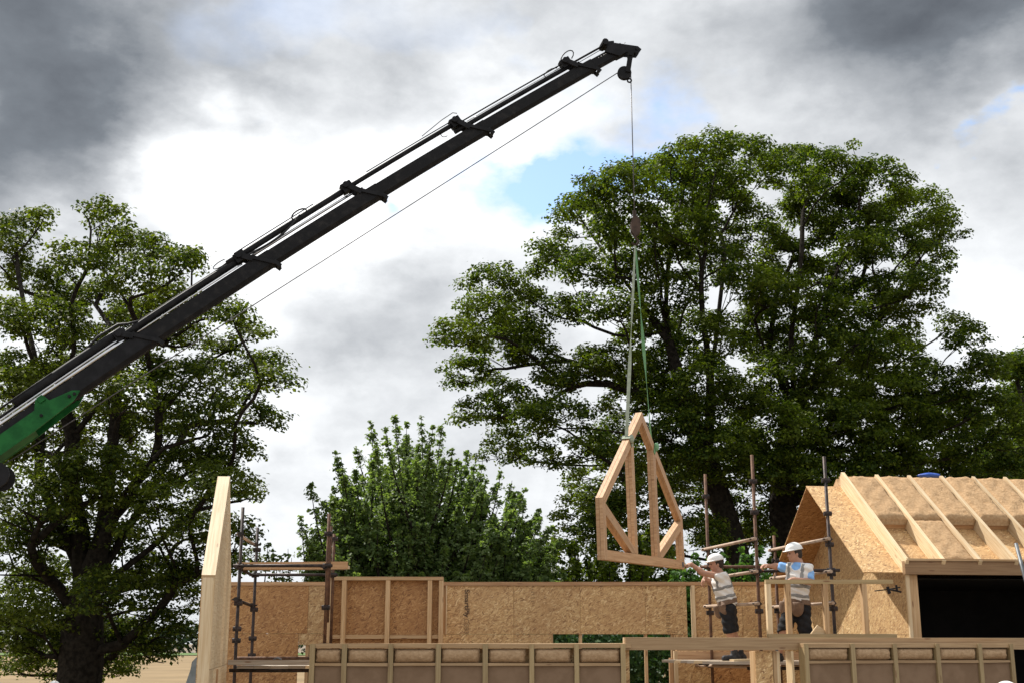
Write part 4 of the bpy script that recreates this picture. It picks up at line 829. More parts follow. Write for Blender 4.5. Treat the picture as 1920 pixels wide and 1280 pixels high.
# ------------------------------------------------------------------ crane
HATW = mat_noise('white_marking', (0.42, 0.42, 0.40), (0.6, 0.6, 0.58), 30, 0.6, 0, 0, 0)
def crane():
    # the loaded boom droops: its axis is a gentle curve in a near-vertical plane
    cf = np.polyfit([1172, 1080, 780, 380, 178, 77, 0], [90, 142, 318, 566, 706, 773, 824], 3); us = np.linspace(-10, 1172, 60)
    px = [at(u, np.polyval(cf, u), 15.4 + 1.8 * u / 1172) for u in us]; d_in = nrm(px[0] - px[2]); ax_p = np.array([px[0] + d_in * q for q in (3.0, 2.0, 1.0)] + px)
    seg = np.r_[0, np.cumsum(np.linalg.norm(np.diff(ax_p, axis=0), axis=1))]; seg -= seg[3]; Ltot = seg[-1]
    d = nrm(ax_p[-1] - ax_p[-12]); sd = nrm(np.cross(d, Z1)); up = np.cross(sd, d); P0 = px[0]
    def fr(q):
        p = np.array([np.interp(q, seg, ax_p[:, i]) for i in range(3)])
        if q > Ltot: p = ax_p[-1] + d * (q - Ltot)
        e = 0.15; a = np.array([np.interp(min(q + e, Ltot), seg, ax_p[:, i]) - np.interp(min(q, Ltot) - e, seg, ax_p[:, i]) for i in range(3)]); a = nrm(a); return p, a, np.cross(sd, a)
    def Q(q, k=0.0, w=0.0):
        p, a, u = fr(q); return p + u * k + sd * w
    base = Q(-1.9); foot = np.array([base[0] - 1.2, base[1] - 0.3, 0])
    t = thing('crane', tuple(foot), 'black telescopic lorry crane boom with green jib foot reaching over the site', 'crane')
    def s_of(u, v):                                                    # boom station nearest to a picture point
        r = nrm(ray(u, v)); w = ax_p - np.array([0, 0, CAM_Z]); return seg[int(np.argmin(np.linalg.norm(w - (w @ r)[:, None] * r, axis=1)))]
    S5, S4, S3, S2, S1, S0 = s_of(1105, 130), s_of(905, 248), s_of(708, 368), s_of(505, 495), s_of(300, 622), s_of(76, 740)
    def section(name, s0, s1, h, mat, ww=0.68):
        w = h * ww; prof = [(-w / 2, h / 2), (w / 2, h / 2), (w / 2, -h * 0.30), (w * 0.26, -h / 2), (-w * 0.26, -h / 2), (-w / 2, -h * 0.30)]
        st_ = np.linspace(s0, s1, 9); V = [Q(s, k, a) for s in st_ for a, k in prof]; n = len(st_)
        Fc = [tuple(range(5, -1, -1)), tuple(range(6 * n - 6, 6 * n))] + [(e * 6 + i, e * 6 + (i + 1) % 6, e * 6 + 6 + (i + 1) % 6, e * 6 + 6 + i) for e in range(n - 1) for i in range(6)]
        return mesh_obj(name, V, Fc, mat, t)
    hs = [0.17, 0.19, 0.205, 0.22, 0.235, 0.25]
    section('boom_section', S5 - 0.3, Ltot - 0.05, hs[0], BLACKP2); section('boom_section', S4 - 0.3, S5, hs[1], BLACKP2); section('boom_section', S3 - 0.3, S4, hs[2], BLACKP2); section('boom_section', S2 - 0.3, S3, hs[3], BLACKP2); section('boom_section', S1 - 0.3, S2, hs[4], BLACKP2); section('boom_section', S0 - 2.5, S1, hs[5], BLACKP)
    # collars with cylinder brackets at the end of each section
    def collar(s, h, top):
        e = 0.03; w = h * 0.68; parts = []
        for sk in (0,):
            A = lambda k, q=0.0: Q(s + q, k)
            # slanted collar plates either side and feet
            for sg in (-1, 1):
                o = sd * sg * (w / 2 + 0.014)
                parts.append(beam_geo(Q(s - 0.24, h / 2 + 0.03) + o, Q(s - 0.02, -h / 2 + 0.02) + o, 0.024, 0.05, up)); parts.append(beam_geo(Q(s - 0.02, -h / 2 + 0.05) + o, Q(s + 0.015, -h / 2 - 0.06) + o, 0.024, 0.05, up=d))
                parts.append(beam_geo(Q(s - 0.24, h / 2) + o, Q(s - 0.36, top) + o, 0.028, 0.075, up))
            parts.append(beam_geo(Q(s - 0.24, h / 2 + 0.025, -w / 2 - 0.02), Q(s - 0.24, h / 2 + 0.025, w / 2 + 0.02), 0.09, 0.05, up)); parts.append(beam_geo(Q(s + 0.01, -h / 2 - 0.03, -w / 2), Q(s + 0.01, -h / 2 - 0.03, w / 2), 0.05, 0.03, up))
            parts.append(tube_geo([Q(s - 0.37, top, -w / 2 - 0.05), Q(s - 0.37, top, w / 2 + 0.05)], 0.045, 10)); parts.append(beam_geo(Q(s - 0.44, top - 0.02), Q(s - 0.28, top - 0.02), w, 0.13, up))
        V, Fc, uv = merge(parts); return mesh_obj('section_bracket', V, Fc, BLACKP, t)
    for s, h, tp in ((S5, hs[1], 0.26), (S4, hs[2], 0.31), (S3, hs[3], 0.31), (S2, hs[4], 0.27), (S1, hs[5], 0.26)): collar(s, h, tp)
    def rod(name, s0, s1, k, r, mat, w=0.0): tube(name, [Q(q, k, w) for q in np.linspace(s0, s1, 8)], r, mat, t, 12)
    # extension cylinders: barrels and rods along the top
    ST = Ltot - 0.25
    rod('piston_rod', S5 - 0.4, ST, 0.195, 0.016, BLACKP); rod('cylinder_barrel', S4 - 0.45, S5 - 0.33, 0.175, 0.036, BLACKP); rod('pipe', S4 - 0.4, S5 - 0.3, 0.26, 0.011, BLACKP2); rod('pipe', S4 - 0.2, S5 - 0.45, 0.222, 0.006, CHROME)
    rod('cylinder_barrel', S3 - 0.45, S4 - 0.35, 0.285, 0.036, BLACKP); rod('pipe', S3, S4 - 0.3, 0.325, 0.008, BLACKP2, 0.05)
    rod('cylinder_barrel', S2 - 0.55, S3 - 0.33, 0.275, 0.045, BLACKP); rod('piston_rod', S2 - 0.3, S3 - 0.35, 0.18, 0.02, CHROME); rod('pipe', S2 - 0.4, S3 - 0.9, 0.335, 0.008, BLACKP2, 0.03)
    rod('cylinder_barrel', S1 - 0.6, S2 - 0.36, 0.225, 0.05, BLACKP2); rod('pipe', S1 - 0.2, S2 - 0.5, 0.285, 0.012, BLACKP2, -0.04); rod('guide_rail', S1 - 0.2, S2 - 0.4, 0.135, 0.010, CHROME, 0.09)
    rod('cylinder_barrel', S0 - 0.3, S1 - 0.3, 0.285, 0.07, BLACKP); rod('piston_rod', S0 - 1.6, S1 - 0.28, 0.155, 0.024, CHROME, 0.07); rod('piston_rod', S0 - 1.6, S1 - 0.28, 0.20, 0.012, CHROME, 0.07); rod('pipe', S0 - 1.9, S0 + 0.3, 0.33, 0.014, BLACKP2, 0.05); rod('pipe', S0 - 1.9, S0 - 0.2, 0.25, 0.02, BLACKP2)
    # hoses
    def hose(pts, r=0.014): tube('hose', [Q(*p) for p in pts], r, RUBBER, t, 6)
    f = lambda a, b, n, fn: [(a + (b - a) * i / n, fn(i / n), 0.04) for i in range(n + 1)]
    hose(f(S2 - 0.3, S3 - 1.15, 12, lambda q: 0.20 + 0.08 * q ** 3 - 0.04 * math.sin(math.pi * q) + 0.02), 0.016)
    hose([(S3 - 1.15 + 0.12 * math.cos(a) , 0.315 + 0.06 * math.sin(a), 0.03) for a in np.linspace(0, 3.3, 9)], 0.012)
    hose([(S5 - 0.33 + 0.13 * math.cos(a) + 0.05, 0.31 + 0.07 * math.sin(a) + 0.03 * math.cos(a), 0.02) for a in np.linspace(-1.2, 3.4, 11)], 0.009)
    hose([(S5 - 0.62 + 0.13 * math.cos(a), 0.235 + 0.05 * math.sin(a), -0.03) for a in np.linspace(0.3, 4.2, 9)], 0.008)
    hose([(S2 - 0.62 + 0.12 * math.cos(a), 0.33 + 0.035 * math.sin(a), -0.03) for a in np.linspace(0.8, 5.6, 11)], 0.007); hose([(S4 - 0.58 + 0.06 * math.cos(a), 0.24 + 0.05 * math.sin(a), -0.03) for a in np.linspace(0.3, 5.0, 9)], 0.006); hose([(S4 - 0.9, 0.37, 0), (S4 - 0.5, 0.43, 0), (S4 - 0.3, 0.44, 0), (S4 - 0.25, 0.40, 0)], 0.006)
    hose([(S1 - 0.9, 0.33, 0), (S1 - 0.6, 0.40, 0.02), (S1 - 0.3, 0.38, 0.04), (S1 - 0.2, 0.32, 0.03), (S1 - 0.05, 0.27, 0)], 0.018)
    hose([(ST - 0.75, 0.10, 0.03), (ST - 0.73, 0.14, 0.03), (ST - 0.1, 0.15, 0.03)], 0.005)
    # head: plates, sheave arm, pulley
    parts = []
    for sg in (-1, 1):
        o = sd * sg * 0.075
        V, Fc, uv = prism_geo([(-0.26, 0.085), (-0.17, 0.13), (-0.04, 0.125), (0.25, -0.10), (0.27, -0.17), (0.20, -0.20), (0.03, -0.09), (-0.10, -0.085)], Q(Ltot - 0.10) + o - sd * 0.012, d, up, 0.024); parts.append((V, Fc, uv))
    parts.append(beam_geo(Q(Ltot - 0.26, 0.09), Q(Ltot - 0.06, 0.05), 0.14, 0.07, up)); parts.append(beam_geo(Q(Ltot + 0.11, -0.13, -0.1), Q(Ltot + 0.11, -0.13, 0.1), 0.04, 0.04, up))
    V, Fc, uv = merge(parts); mesh_obj('boom_head', V, Fc, BLACKP, t)
    parts = [tube_geo([Q(ST - 0.02, 0.205, -0.12), Q(ST - 0.02, 0.205, 0.12)], 0.05, 10), beam_geo(Q(ST - 0.03, 0.24), Q(ST + 0.05, 0.07), 0.14, 0.08, d), beam_geo(Q(ST + 0.04, 0.19), Q(ST + 0.13, 0.15), 0.08, 0.05, up)]; V, Fc, uv = merge(parts); mesh_obj('rod_anchor', V, Fc, BLACKP, t)
    hx = at(1190, 420, 17.2)[:2]                    # rope line over the load
    shc = np.array([hx[0] - 0.10, hx[1], at(1171, 138, 17.2)[2]])
    hang = np.array([shc[0] + 0.10, shc[1], at(1186, 104, 17.2)[2]])
    parts = [beam_geo(hang + Y1 * o, shc + np.array([0.05, 0, 0.0]) + Y1 * o, 0.022, 0.075, X1) for o in (-0.05, 0.05)]; parts.append(tube_geo([hang - Y1 * 0.09, hang + Y1 * 0.09], 0.045, 10)); V, Fc, uv = merge(parts); mesh_obj('sheave_arm', V, Fc, BLACKP2, t)
    V, Fc, uv = lathe_geo([(0.02, -0.035), (0.105, -0.035), (0.108, -0.02), (0.085, -0.006), (0.085, 0.006), (0.108, 0.02), (0.105, 0.035), (0.02, 0.035)], shc, Y1, 24); mesh_obj('sheave', V, Fc, BLACKP2, t)
    gd = shc + np.array([0.075, 0, -0.12]); V, Fc, uv = tube_geo([gd + np.array([0.03 * math.cos(a), 0, 0.03 * math.sin(a)]) for a in np.linspace(0, 6.2, 12)], 0.013, 6); mesh_obj('rope_guide', V, Fc, BLACKP, t)
    parts = [beam_geo(Q(S5 + 0.12 + q * 0.045, 0.052, 0.0595), Q(S5 + 0.12 + q * 0.045 + 0.012 + 0.016 * ((q * 7) % 3) / 2, 0.052, 0.0595), 0.0015, 0.012, up) for q in range(12)]; V, Fc, uv = merge(parts); mesh_obj('decal_row', V, Fc, HATW, t)
    # ropes, winch
    wl = at(-2, 893, 15.3); tube('hoist_rope', [shc + np.array([-0.085, 0, 0.02]), wl + Z1 * 0.12], 0.0075, WIRE, t, 6)
    bz0, bz1 = at(1190, 398, 17.2)[2], at(1190, 452, 17.2)[2]; tube('hoist_rope', [shc + np.array([0.098, 0, 0]), np.array([hx[0], hx[1], bz0])], 0.0085, WIRE, t, 6)
    V, Fc, uv = lathe_geo([(0.03, -0.2), (0.16, -0.2), (0.16, -0.17), (0.10, -0.165), (0.10, 0.165), (0.16, 0.17), (0.16, 0.2), (0.03, 0.2)], wl, sd, 22); mesh_obj('winch_drum', V, Fc, BLACKP, t)
    # hook block
    bc = lambda dx, z: np.array([hx[0] + dx, hx[1], z]); zm = (bz0 + bz1) / 2
    parts = [prism_geo([(-0.06, -0.09), (0.0, -0.18), (0.075, -0.11), (0.075, 0.07), (0.03, 0.13), (-0.04, 0.11), (-0.065, 0.04)], bc(0, zm) + Y1 * o, X1, Z1, 0.03) for o in (-0.07, 0.04)]; parts.append(lathe_geo([(0.02, -0.04), (0.07, -0.04), (0.07, 0.04), (0.02, 0.04)], bc(0, zm), Y1, 16)); parts.append(tube_geo([bc(0, bz0 + 0.02), bc(0, zm + 0.1)], 0.028, 8)); V, Fc, uv = merge(parts); blk = mesh_obj('hook_block', V, Fc, BROWNB, t)
    hk = [bc(0.0, zm - 0.14)] + [bc(0.045 * math.cos(a) + 0.0, zm - 0.235 + 0.05 * math.sin(a)) for a in np.linspace(1.4, -2.9, 12)]; V, Fc, uv = tube_geo(hk, 0.017, 7); mesh_obj('hook', V, Fc, BROWNB, blk)
    # green jib foot
    prof = [(S0 - 2.6, 0.0), (S0 - 0.15, 0.02), (S0 - 0.06, 0.13), (S0 + 0.05, 0.11), (S0 + 0.07, 0.02), (S0 + 0.36, -0.04), (S0 + 0.44, -0.10), (S0 + 0.30, -0.165), (S0 - 0.3, -0.20), (S0 - 2.6, -0.23)]
    _, dg, ug = fr(S0); PG = Q(S0) - dg * S0
    parts = [prism_geo([(a, b) for a, b in prof], PG + sd * o, dg, ug, -0.03) for o in (-0.16, 0.19)]; parts.append(beam_geo(Q(S0 - 2.6, -0.19), Q(S0 - 0.3, -0.165), 0.30, 0.06, ug)); V, Fc, uv = merge(parts); jf = mesh_obj('jib_foot', V, Fc, GREENP, t)
    parts = [tube_geo([Q(s, k, -0.215), Q(s, k, 0.23)], 0.02, 8) for s, k in ((S0 - 0.12, -0.09), (S0 + 0.29, -0.09), (S0 + 0.36, -0.10))]; V, Fc, uv = merge(parts); mesh_obj('pin', V, Fc, BLACKP, jf)
    parts = [beam_geo(Q(S0, 0.09, -0.2), Q(S0, 0.09, 0.22), 0.08, 0.08, ug)]; V, Fc, uv = merge(parts); mesh_obj('rod_clevis', V, Fc, GREENP, jf)
    # column and base beyond the frame edge
    kn = Q(S0 - 2.6, -0.2); top = np.array([foot[0], foot[1], 4.2])
    beam('inner_boom', kn, top, 0.34, 0.4, GREENP, t); tube('column', [foot + Z1 * 0.9, top + Z1 * 0.2], [0.26, 0.2], GREENP, t, 14); tube('lift_cylinder', [foot + np.array([0.3, 0, 1.6]), (kn + top) / 2], 0.09, BLACKP, t, 10)
    beam('crane_base', foot + np.array([0, -1.1, 0.7]), foot + np.array([0, 1.1, 0.7]), 0.8, 0.5, BLACKP, t)
    for sg in (-1, 1): tube('outrigger_leg', [foot + np.array([0, sg * 1.0, 0]), foot + np.array([0, sg * 1.0, 0.8])], [0.12, 0.07], BLACKP, t, 10)
    return hx, zm - 0.27
HX, HOOKZ = crane()

# ------------------------------------------------------------------ hanging roof truss and slings
def truss():
    o = np.array([1.16172713, 15.57988651, 3.61890488]); ya, pt, rl = 1.15546797, -0.0202343652, -0.0129990940; W, hp, ha = 3.629, 0.773, 2.140
    M = np.array((Matrix.Rotation(ya, 3, 'Z') @ Matrix.Rotation(pt, 3, 'Y') @ Matrix.Rotation(rl, 3, 'X'))); ex, ey, ez = M[:, 0], M[:, 1], M[:, 2]
    t = thing('roof_truss', tuple(o + ex * W / 2), 'doubled pale timber roof truss hanging from the crane by two slings', 'truss')
    nb = np.cross(ex, ez); nb = nb if nb @ np.array([1, 0, 0]) > 0 else -nb        # near face normal (right side)
    m = 0.115; th = 0.046
    P = lambda a, b: o + ex * a + ez * b
    mem = []
    sl = (ha - hp) / (W / 2); cs = 1 / math.hypot(1, sl); v = m / cs                    # vertical depth of a rafter
    mem.append(('bottom_chord', [(m * 1.0, 0), (W - 0.0, 0), (W - 0.0, 0.125), (m * 1.0, 0.125)]))
    mem.append(('end_post', [(0, 0), (m * 0.98, 0), (m * 0.98, hp - v + m * sl), (0, hp - v * 0 - 0.0)])); mem.append(('end_post', [(W - m, 0.128), (W, 0.128), (W, hp), (W - m, hp - v + m * sl)]))
    mem.append(('rafter', [(0, hp + 0.003), (m, hp - v + m * sl + 0.003), (W / 2 - 0.002, ha - v), (W / 2 - 0.002, ha)])); mem.append(('rafter', [(W / 2 + 0.002, ha - v), (W - m, hp - v + m * sl + 0.003), (W, hp + 0.003), (W / 2 + 0.002, ha)]))
    cL, cR = W * 0.36, W * 0.64
    rt = lambda a: hp + sl * min(a, W - a) - v
    for c in (cL, cR): mem.append(('king_post', [(c - m / 2, 0.128), (c + m / 2, 0.128), (c + m / 2, rt(c + m / 2) - 0.003), (c - m / 2, rt(c - m / 2) - 0.003)]))
    mem.append(('brace', [(cL - m / 2 - 0.14, 0.128), (cL - m / 2 - 0.003, 0.128), (cL - m / 2 - 0.003, 0.2), (m + 0.003, hp - 0.06), (m + 0.003, hp - 0.21)])); mem.append(('brace', [(cR + m / 2 + 0.003, 0.2), (cR + m / 2 + 0.003, 0.128), (cR + m / 2 + 0.14, 0.128), (W - m - 0.003, hp - 0.21), (W - m - 0.003, hp - 0.06)]))
    for nm, poly in mem:
        for k in range(2):
            org = P(0, 0) - nb * (0.0 if k == 0 else th + 0.004); q = [(a, b) for a, b in poly]
            V, Fc, uv = prism_geo(q, org, ex, ez, th); 
            if np.cross(ex, ez) @ nb > 0: V = V - nb * th
            # grain runs along the longest side of each member
            pa = np.array(q); ed = [(np.linalg.norm(pa[i] - pa[(i + 1) % len(pa)]), pa[(i + 1) % len(pa)] - pa[i]) for i in range(len(pa))]; g = max(ed, key=lambda e: e[0])[1]; an = math.atan2(g[1], g[0]); c, s = math.cos(-an), math.sin(-an)
            uv = [(a * c - b * s, a * s + b * c) for a, b in uv]
            mesh_obj(nm, V, Fc, PINE_RED, t, uv)
    beam('nail_plate', P(W - 0.10, 0.03) + nb * 0.002, P(W - 0.10, 0.10) + nb * 0.002, 0.09, 0.003, GALVG, t, up=nb)
    hk = np.array([HX[0], HX[1], HOOKZ])
    def sling(name, label, a, mat, twist):
        b = hp + sl * min(a, W - a); top = P(a, b + 0.004); cen = top - nb * 0.05 + ez * 0.0; s = thing(name, tuple(hk), label, 'sling', 'lifting slings on the truss'); pts = []
        n = 26; w0 = 0.025; V = []; Fc = []
        for i in range(n + 1):
            f = i / n; p = hk + (cen - hk) * f; an = twist * f * 3.0 + 0.5 * math.sin(f * 9 + twist); wd = np.array([math.cos(an), 0.25 * math.sin(an), 0]); wl = w0 * (0.55 + 0.45 * min(1, 6 * f)); 
            V += [p - wd * wl, p + wd * wl, p + wd * wl + np.array([0, 0.006, 0]), p - wd * wl + np.array([0, 0.006, 0])]
        for i in range(n):
            for j in range(4): Fc.append((i * 4 + j, i * 4 + (j + 1) % 4, (i + 1) * 4 + (j + 1) % 4, (i + 1) * 4 + j))
        mesh_obj('strap', V, Fc, mat, s)
        # wrap round the rafter
        nl = nrm(ez * cs - ex * (sl * cs if a < W / 2 else -sl * cs)); dl = np.cross(nb, nl); ring = [(0.008, 0.012), (0.008, -m - 0.012), (-0.105, -m - 0.012), (-0.105, 0.012)]
        V = []; Fc = []
        for i, (kb, kn) in enumerate(ring):
            for q in (-0.035, 0.035):
                for e in (0, 1): 
                    cx, cn = -0.0485, -m / 2; f = 1 + 0.07 * e; V.append(top + nb * (cx + (kb - cx) * f) + nl * (cn + (kn - cn) * f) + dl * q)
        for i in range(4):
            j = (i + 1) % 4
            for a0, a1 in ((0, 1), (1, 3), (3, 2), (2, 0)): Fc.append((i * 4 + a0, i * 4 + a1, j * 4 + a1, j * 4 + a0))
        mesh_obj('choke_loop', V, Fc, mat, s)
        mesh_obj('knot', *blob_geo(top + nb * 0.02 - nl * 0.02, (0.04, 0.045, 0.06), 5 if a < 2 else 8, 10, 6), mat, s, None, True)
    sling('lifting_sling', 'pale grey webbing sling from hook block to left truss rafter', W * 0.335, SL_GREY, 1.3); sling('lifting_sling', 'green webbing sling from hook block to right truss rafter', W * 0.655, SL_GREEN, 2.0)
    return P(W, 0.05)
TR_END = truss()

# ------------------------------------------------------------------ people (bodies as smooth distance fields, meshed with surface nets)
def d_cone(P, a, b, r1, r2):
    a = np.asarray(a, float); b = np.asarray(b, float); ba = b - a; h = np.clip(((P - a) @ ba) / (ba @ ba), 0, 1)
    return np.linalg.norm(P - a - h[..., None] * ba, axis=-1) - (r1 + (r2 - r1) * h)
def d_ell(P, c, R, rad):
    q = (P - np.asarray(c, float)) @ R; rad = np.asarray(rad); k0 = np.linalg.norm(q / rad, axis=-1); k1 = np.linalg.norm(q / rad ** 2, axis=-1) + 1e-9
    return k0 * (k0 - 1) / k1
def smin(a, b, k): h = np.clip(0.5 + 0.5 * (b - a) / k, 0, 1); return b + (a - b) * h - k * h * (1 - h)
def field(prims, P):
    """smooth union on a regular grid P; every primitive only touches its own neighbourhood"""
    out = np.full(P.shape[:3], 0.5); o = P[0, 0, 0]; h = P[1, 0, 0, 0] - o[0]; n = np.array(P.shape[:3])
    for p in prims:
        if p[0] == 'c': a = np.minimum(p[1], p[2]); b = np.maximum(p[1], p[2]); r = max(p[3], p[4])
        else: a = b = np.asarray(p[1], float); r = max(p[3])
        k = p[-1]; m = r + k + 0.06; i0 = np.clip(np.floor((a - m - o) / h).astype(int), 0, n); i1 = np.clip(np.ceil((b + m - o) / h).astype(int) + 1, 0, n)
        if (i1 <= i0).any(): continue
        sl = tuple(slice(x, y) for x, y in zip(i0, i1)); Q = P[sl]; d = d_cone(Q, *p[1:5]) if p[0] == 'c' else d_ell(Q, *p[1:4]); out[sl] = smin(out[sl], d, k)
    return out
def net(fn, lo, hi, h):
    """naive surface nets"""
    lo = np.asarray(lo) - 2 * h; n = np.ceil((np.asarray(hi) + 2 * h - lo) / h).astype(int) + 1
    ax = [lo[i] + h * np.arange(n[i]) for i in range(3)]; D = fn(np.stack(np.meshgrid(*ax, indexing='ij'), -1))
    ins = D < 0; cnt = np.zeros(tuple(n - 1)); acc = np.zeros((*(n - 1), 3))
    cs = [(i, j, k) for i in (0, 1) for j in (0, 1) for k in (0, 1)]
    sl = lambda c, A: A[c[0]:n[0] - 1 + c[0], c[1]:n[1] - 1 + c[1], c[2]:n[2] - 1 + c[2]]
    for c in cs:
        for a in range(3):
            if c[a]: continue
            e = list(c); e[a] = 1; d0, d1 = sl(c, D), sl(e, D); x = (d0 < 0) != (d1 < 0); t = np.where(x, d0 / np.where(x, d0 - d1, 1), 0); cnt += x
            for q in range(3): acc[..., q] += x * (c[q] + (t if q == a else 0))
    m = cnt > 0; idx = -np.ones(cnt.shape, int); idx[m] = np.arange(m.sum()); g = np.argwhere(m); V = lo + h * (g + acc[m] / cnt[m][:, None]); Fs = []
    for a in range(3):
        b, c = (a + 1) % 3, (a + 2) % 3; s0 = [slice(None)] * 3; s1 = [slice(None)] * 3; s0[a] = slice(0, -1); s1[a] = slice(1, None)
        A, B = ins[tuple(s0)], ins[tuple(s1)]; E = np.argwhere(A != B)
        E = E[(E[:, b] > 0) & (E[:, c] > 0) & (E[:, b] < n[b] - 1) & (E[:, c] < n[c] - 1)]
        if not len(E): continue
        q = []
        for db, dc in ((-1, -1), (0, -1), (0, 0), (-1, 0)):
            o = E.copy(); o[:, b] += db; o[:, c] += dc; q.append(idx[o[:, 0], o[:, 1], o[:, 2]])
        q = np.stack(q, 1); fl = ~A[E[:, 0], E[:, 1], E[:, 2]]; q[fl] = q[fl][:, ::-1]; Fs.append(q)
    return V, np.concatenate(Fs)
def frame(f, u=(0, 0, 1)):
    f = nrm(f); s = nrm(np.cross(f, u)); return np.stack([s, f, np.cross(s, f)], 1)       # columns: side, forward, up
SKIN = mat_noise('skin', (0.40, 0.215, 0.145), (0.46, 0.255, 0.175), 14, 0.55, 0, 0.05, 0.002); HAIR = mat_noise('dark_hair', (0.02, 0.014, 0.01), (0.04, 0.028, 0.02), 60, 0.6, 0, 0.4, 0.004)
VEST = mat_noise('white_vest', (0.74, 0.72, 0.69), (0.80, 0.785, 0.76), 9, 0.85, 0, 0.5, 0.02); BAND = mat_noise('grey_reflective_band', (0.20, 0.20, 0.20), (0.27, 0.27, 0.26), 20, 0.4, 0, 0.1, 0.002)
SHORTS = mat_noise('black_shorts', (0.011, 0.011, 0.013), (0.02, 0.02, 0.022), 9, 0.9, 0, 0.6, 0.02); BLUES = mat_noise('blue_shirt', (0.20, 0.42, 0.80), (0.26, 0.48, 0.84), 8, 0.85, 0, 0.5, 0.02)
LEATHER = mat_noise('brown_pouch', (0.14, 0.085, 0.055), (0.21, 0.135, 0.09), 10, 0.75, 0, 0.3, 0.01); BOOT = mat_noise('work_boot', (0.02, 0.02, 0.024), (0.045, 0.045, 0.05), 14, 0.7, 0, 0.3, 0.01)
HATM = mat_noise('white_hard_hat', (0.80, 0.80, 0.79), (0.84, 0.84, 0.83), 5, 0.28, 0, 0, 0); WORK = mat_noise('work_trousers', (0.03, 0.035, 0.05), (0.05, 0.055, 0.075), 9, 0.9, 0, 0.4, 0.02)
def hand_prims(w, d, pn, sgn=1, curl=0.5, s=1.0):
    """palm and five fingers from the wrist w along d, palm facing pn; thumb leaves the sgn side"""
    d = nrm(d); pn = nrm(pn - d * (pn @ d)); sd = np.cross(d, pn) * sgn; pr = []
    pr.append(('c', w, w + d * 0.05 * s, 0.027, 0.03, 0.02)); 
    for q in (-1, 0, 1): pr.append(('c', w + d * 0.025 * s + sd * 0.014 * q, w + d * 0.085 * s + sd * 0.024 * q, 0.017, 0.015, 0.015))
    for q, ln in zip((-1.5, -0.5, 0.5, 1.5), (0.062, 0.078, 0.082, 0.074)):
        k = w + d * 0.088 * s + sd * 0.0185 * q; a1 = curl * 0.8; a2 = curl * 1.9
        m1 = k + (d * math.cos(a1) + pn * math.sin(a1)) * ln * 0.5 * s; m2 = m1 + (d * math.cos(a2) + pn * math.sin(a2)) * ln * 0.55 * s
        pr.append(('c', k, m1, 0.0105, 0.0095, 0.004)); pr.append(('c', m1, m2, 0.0095, 0.0085, 0.003))
    th = w + d * 0.03 * s + sd * 0.028; t1 = th + (d * 0.6 + sd * 0.75 + pn * 0.2) * 0.045 * s; t2 = t1 + (d * 0.85 + sd * 0.2 + pn * 0.45) * 0.034 * s
    pr.append(('c', th, t1, 0.0135, 0.0115, 0.008)); pr.append(('c', t1, t2, 0.0115, 0.0095, 0.004))
    return pr
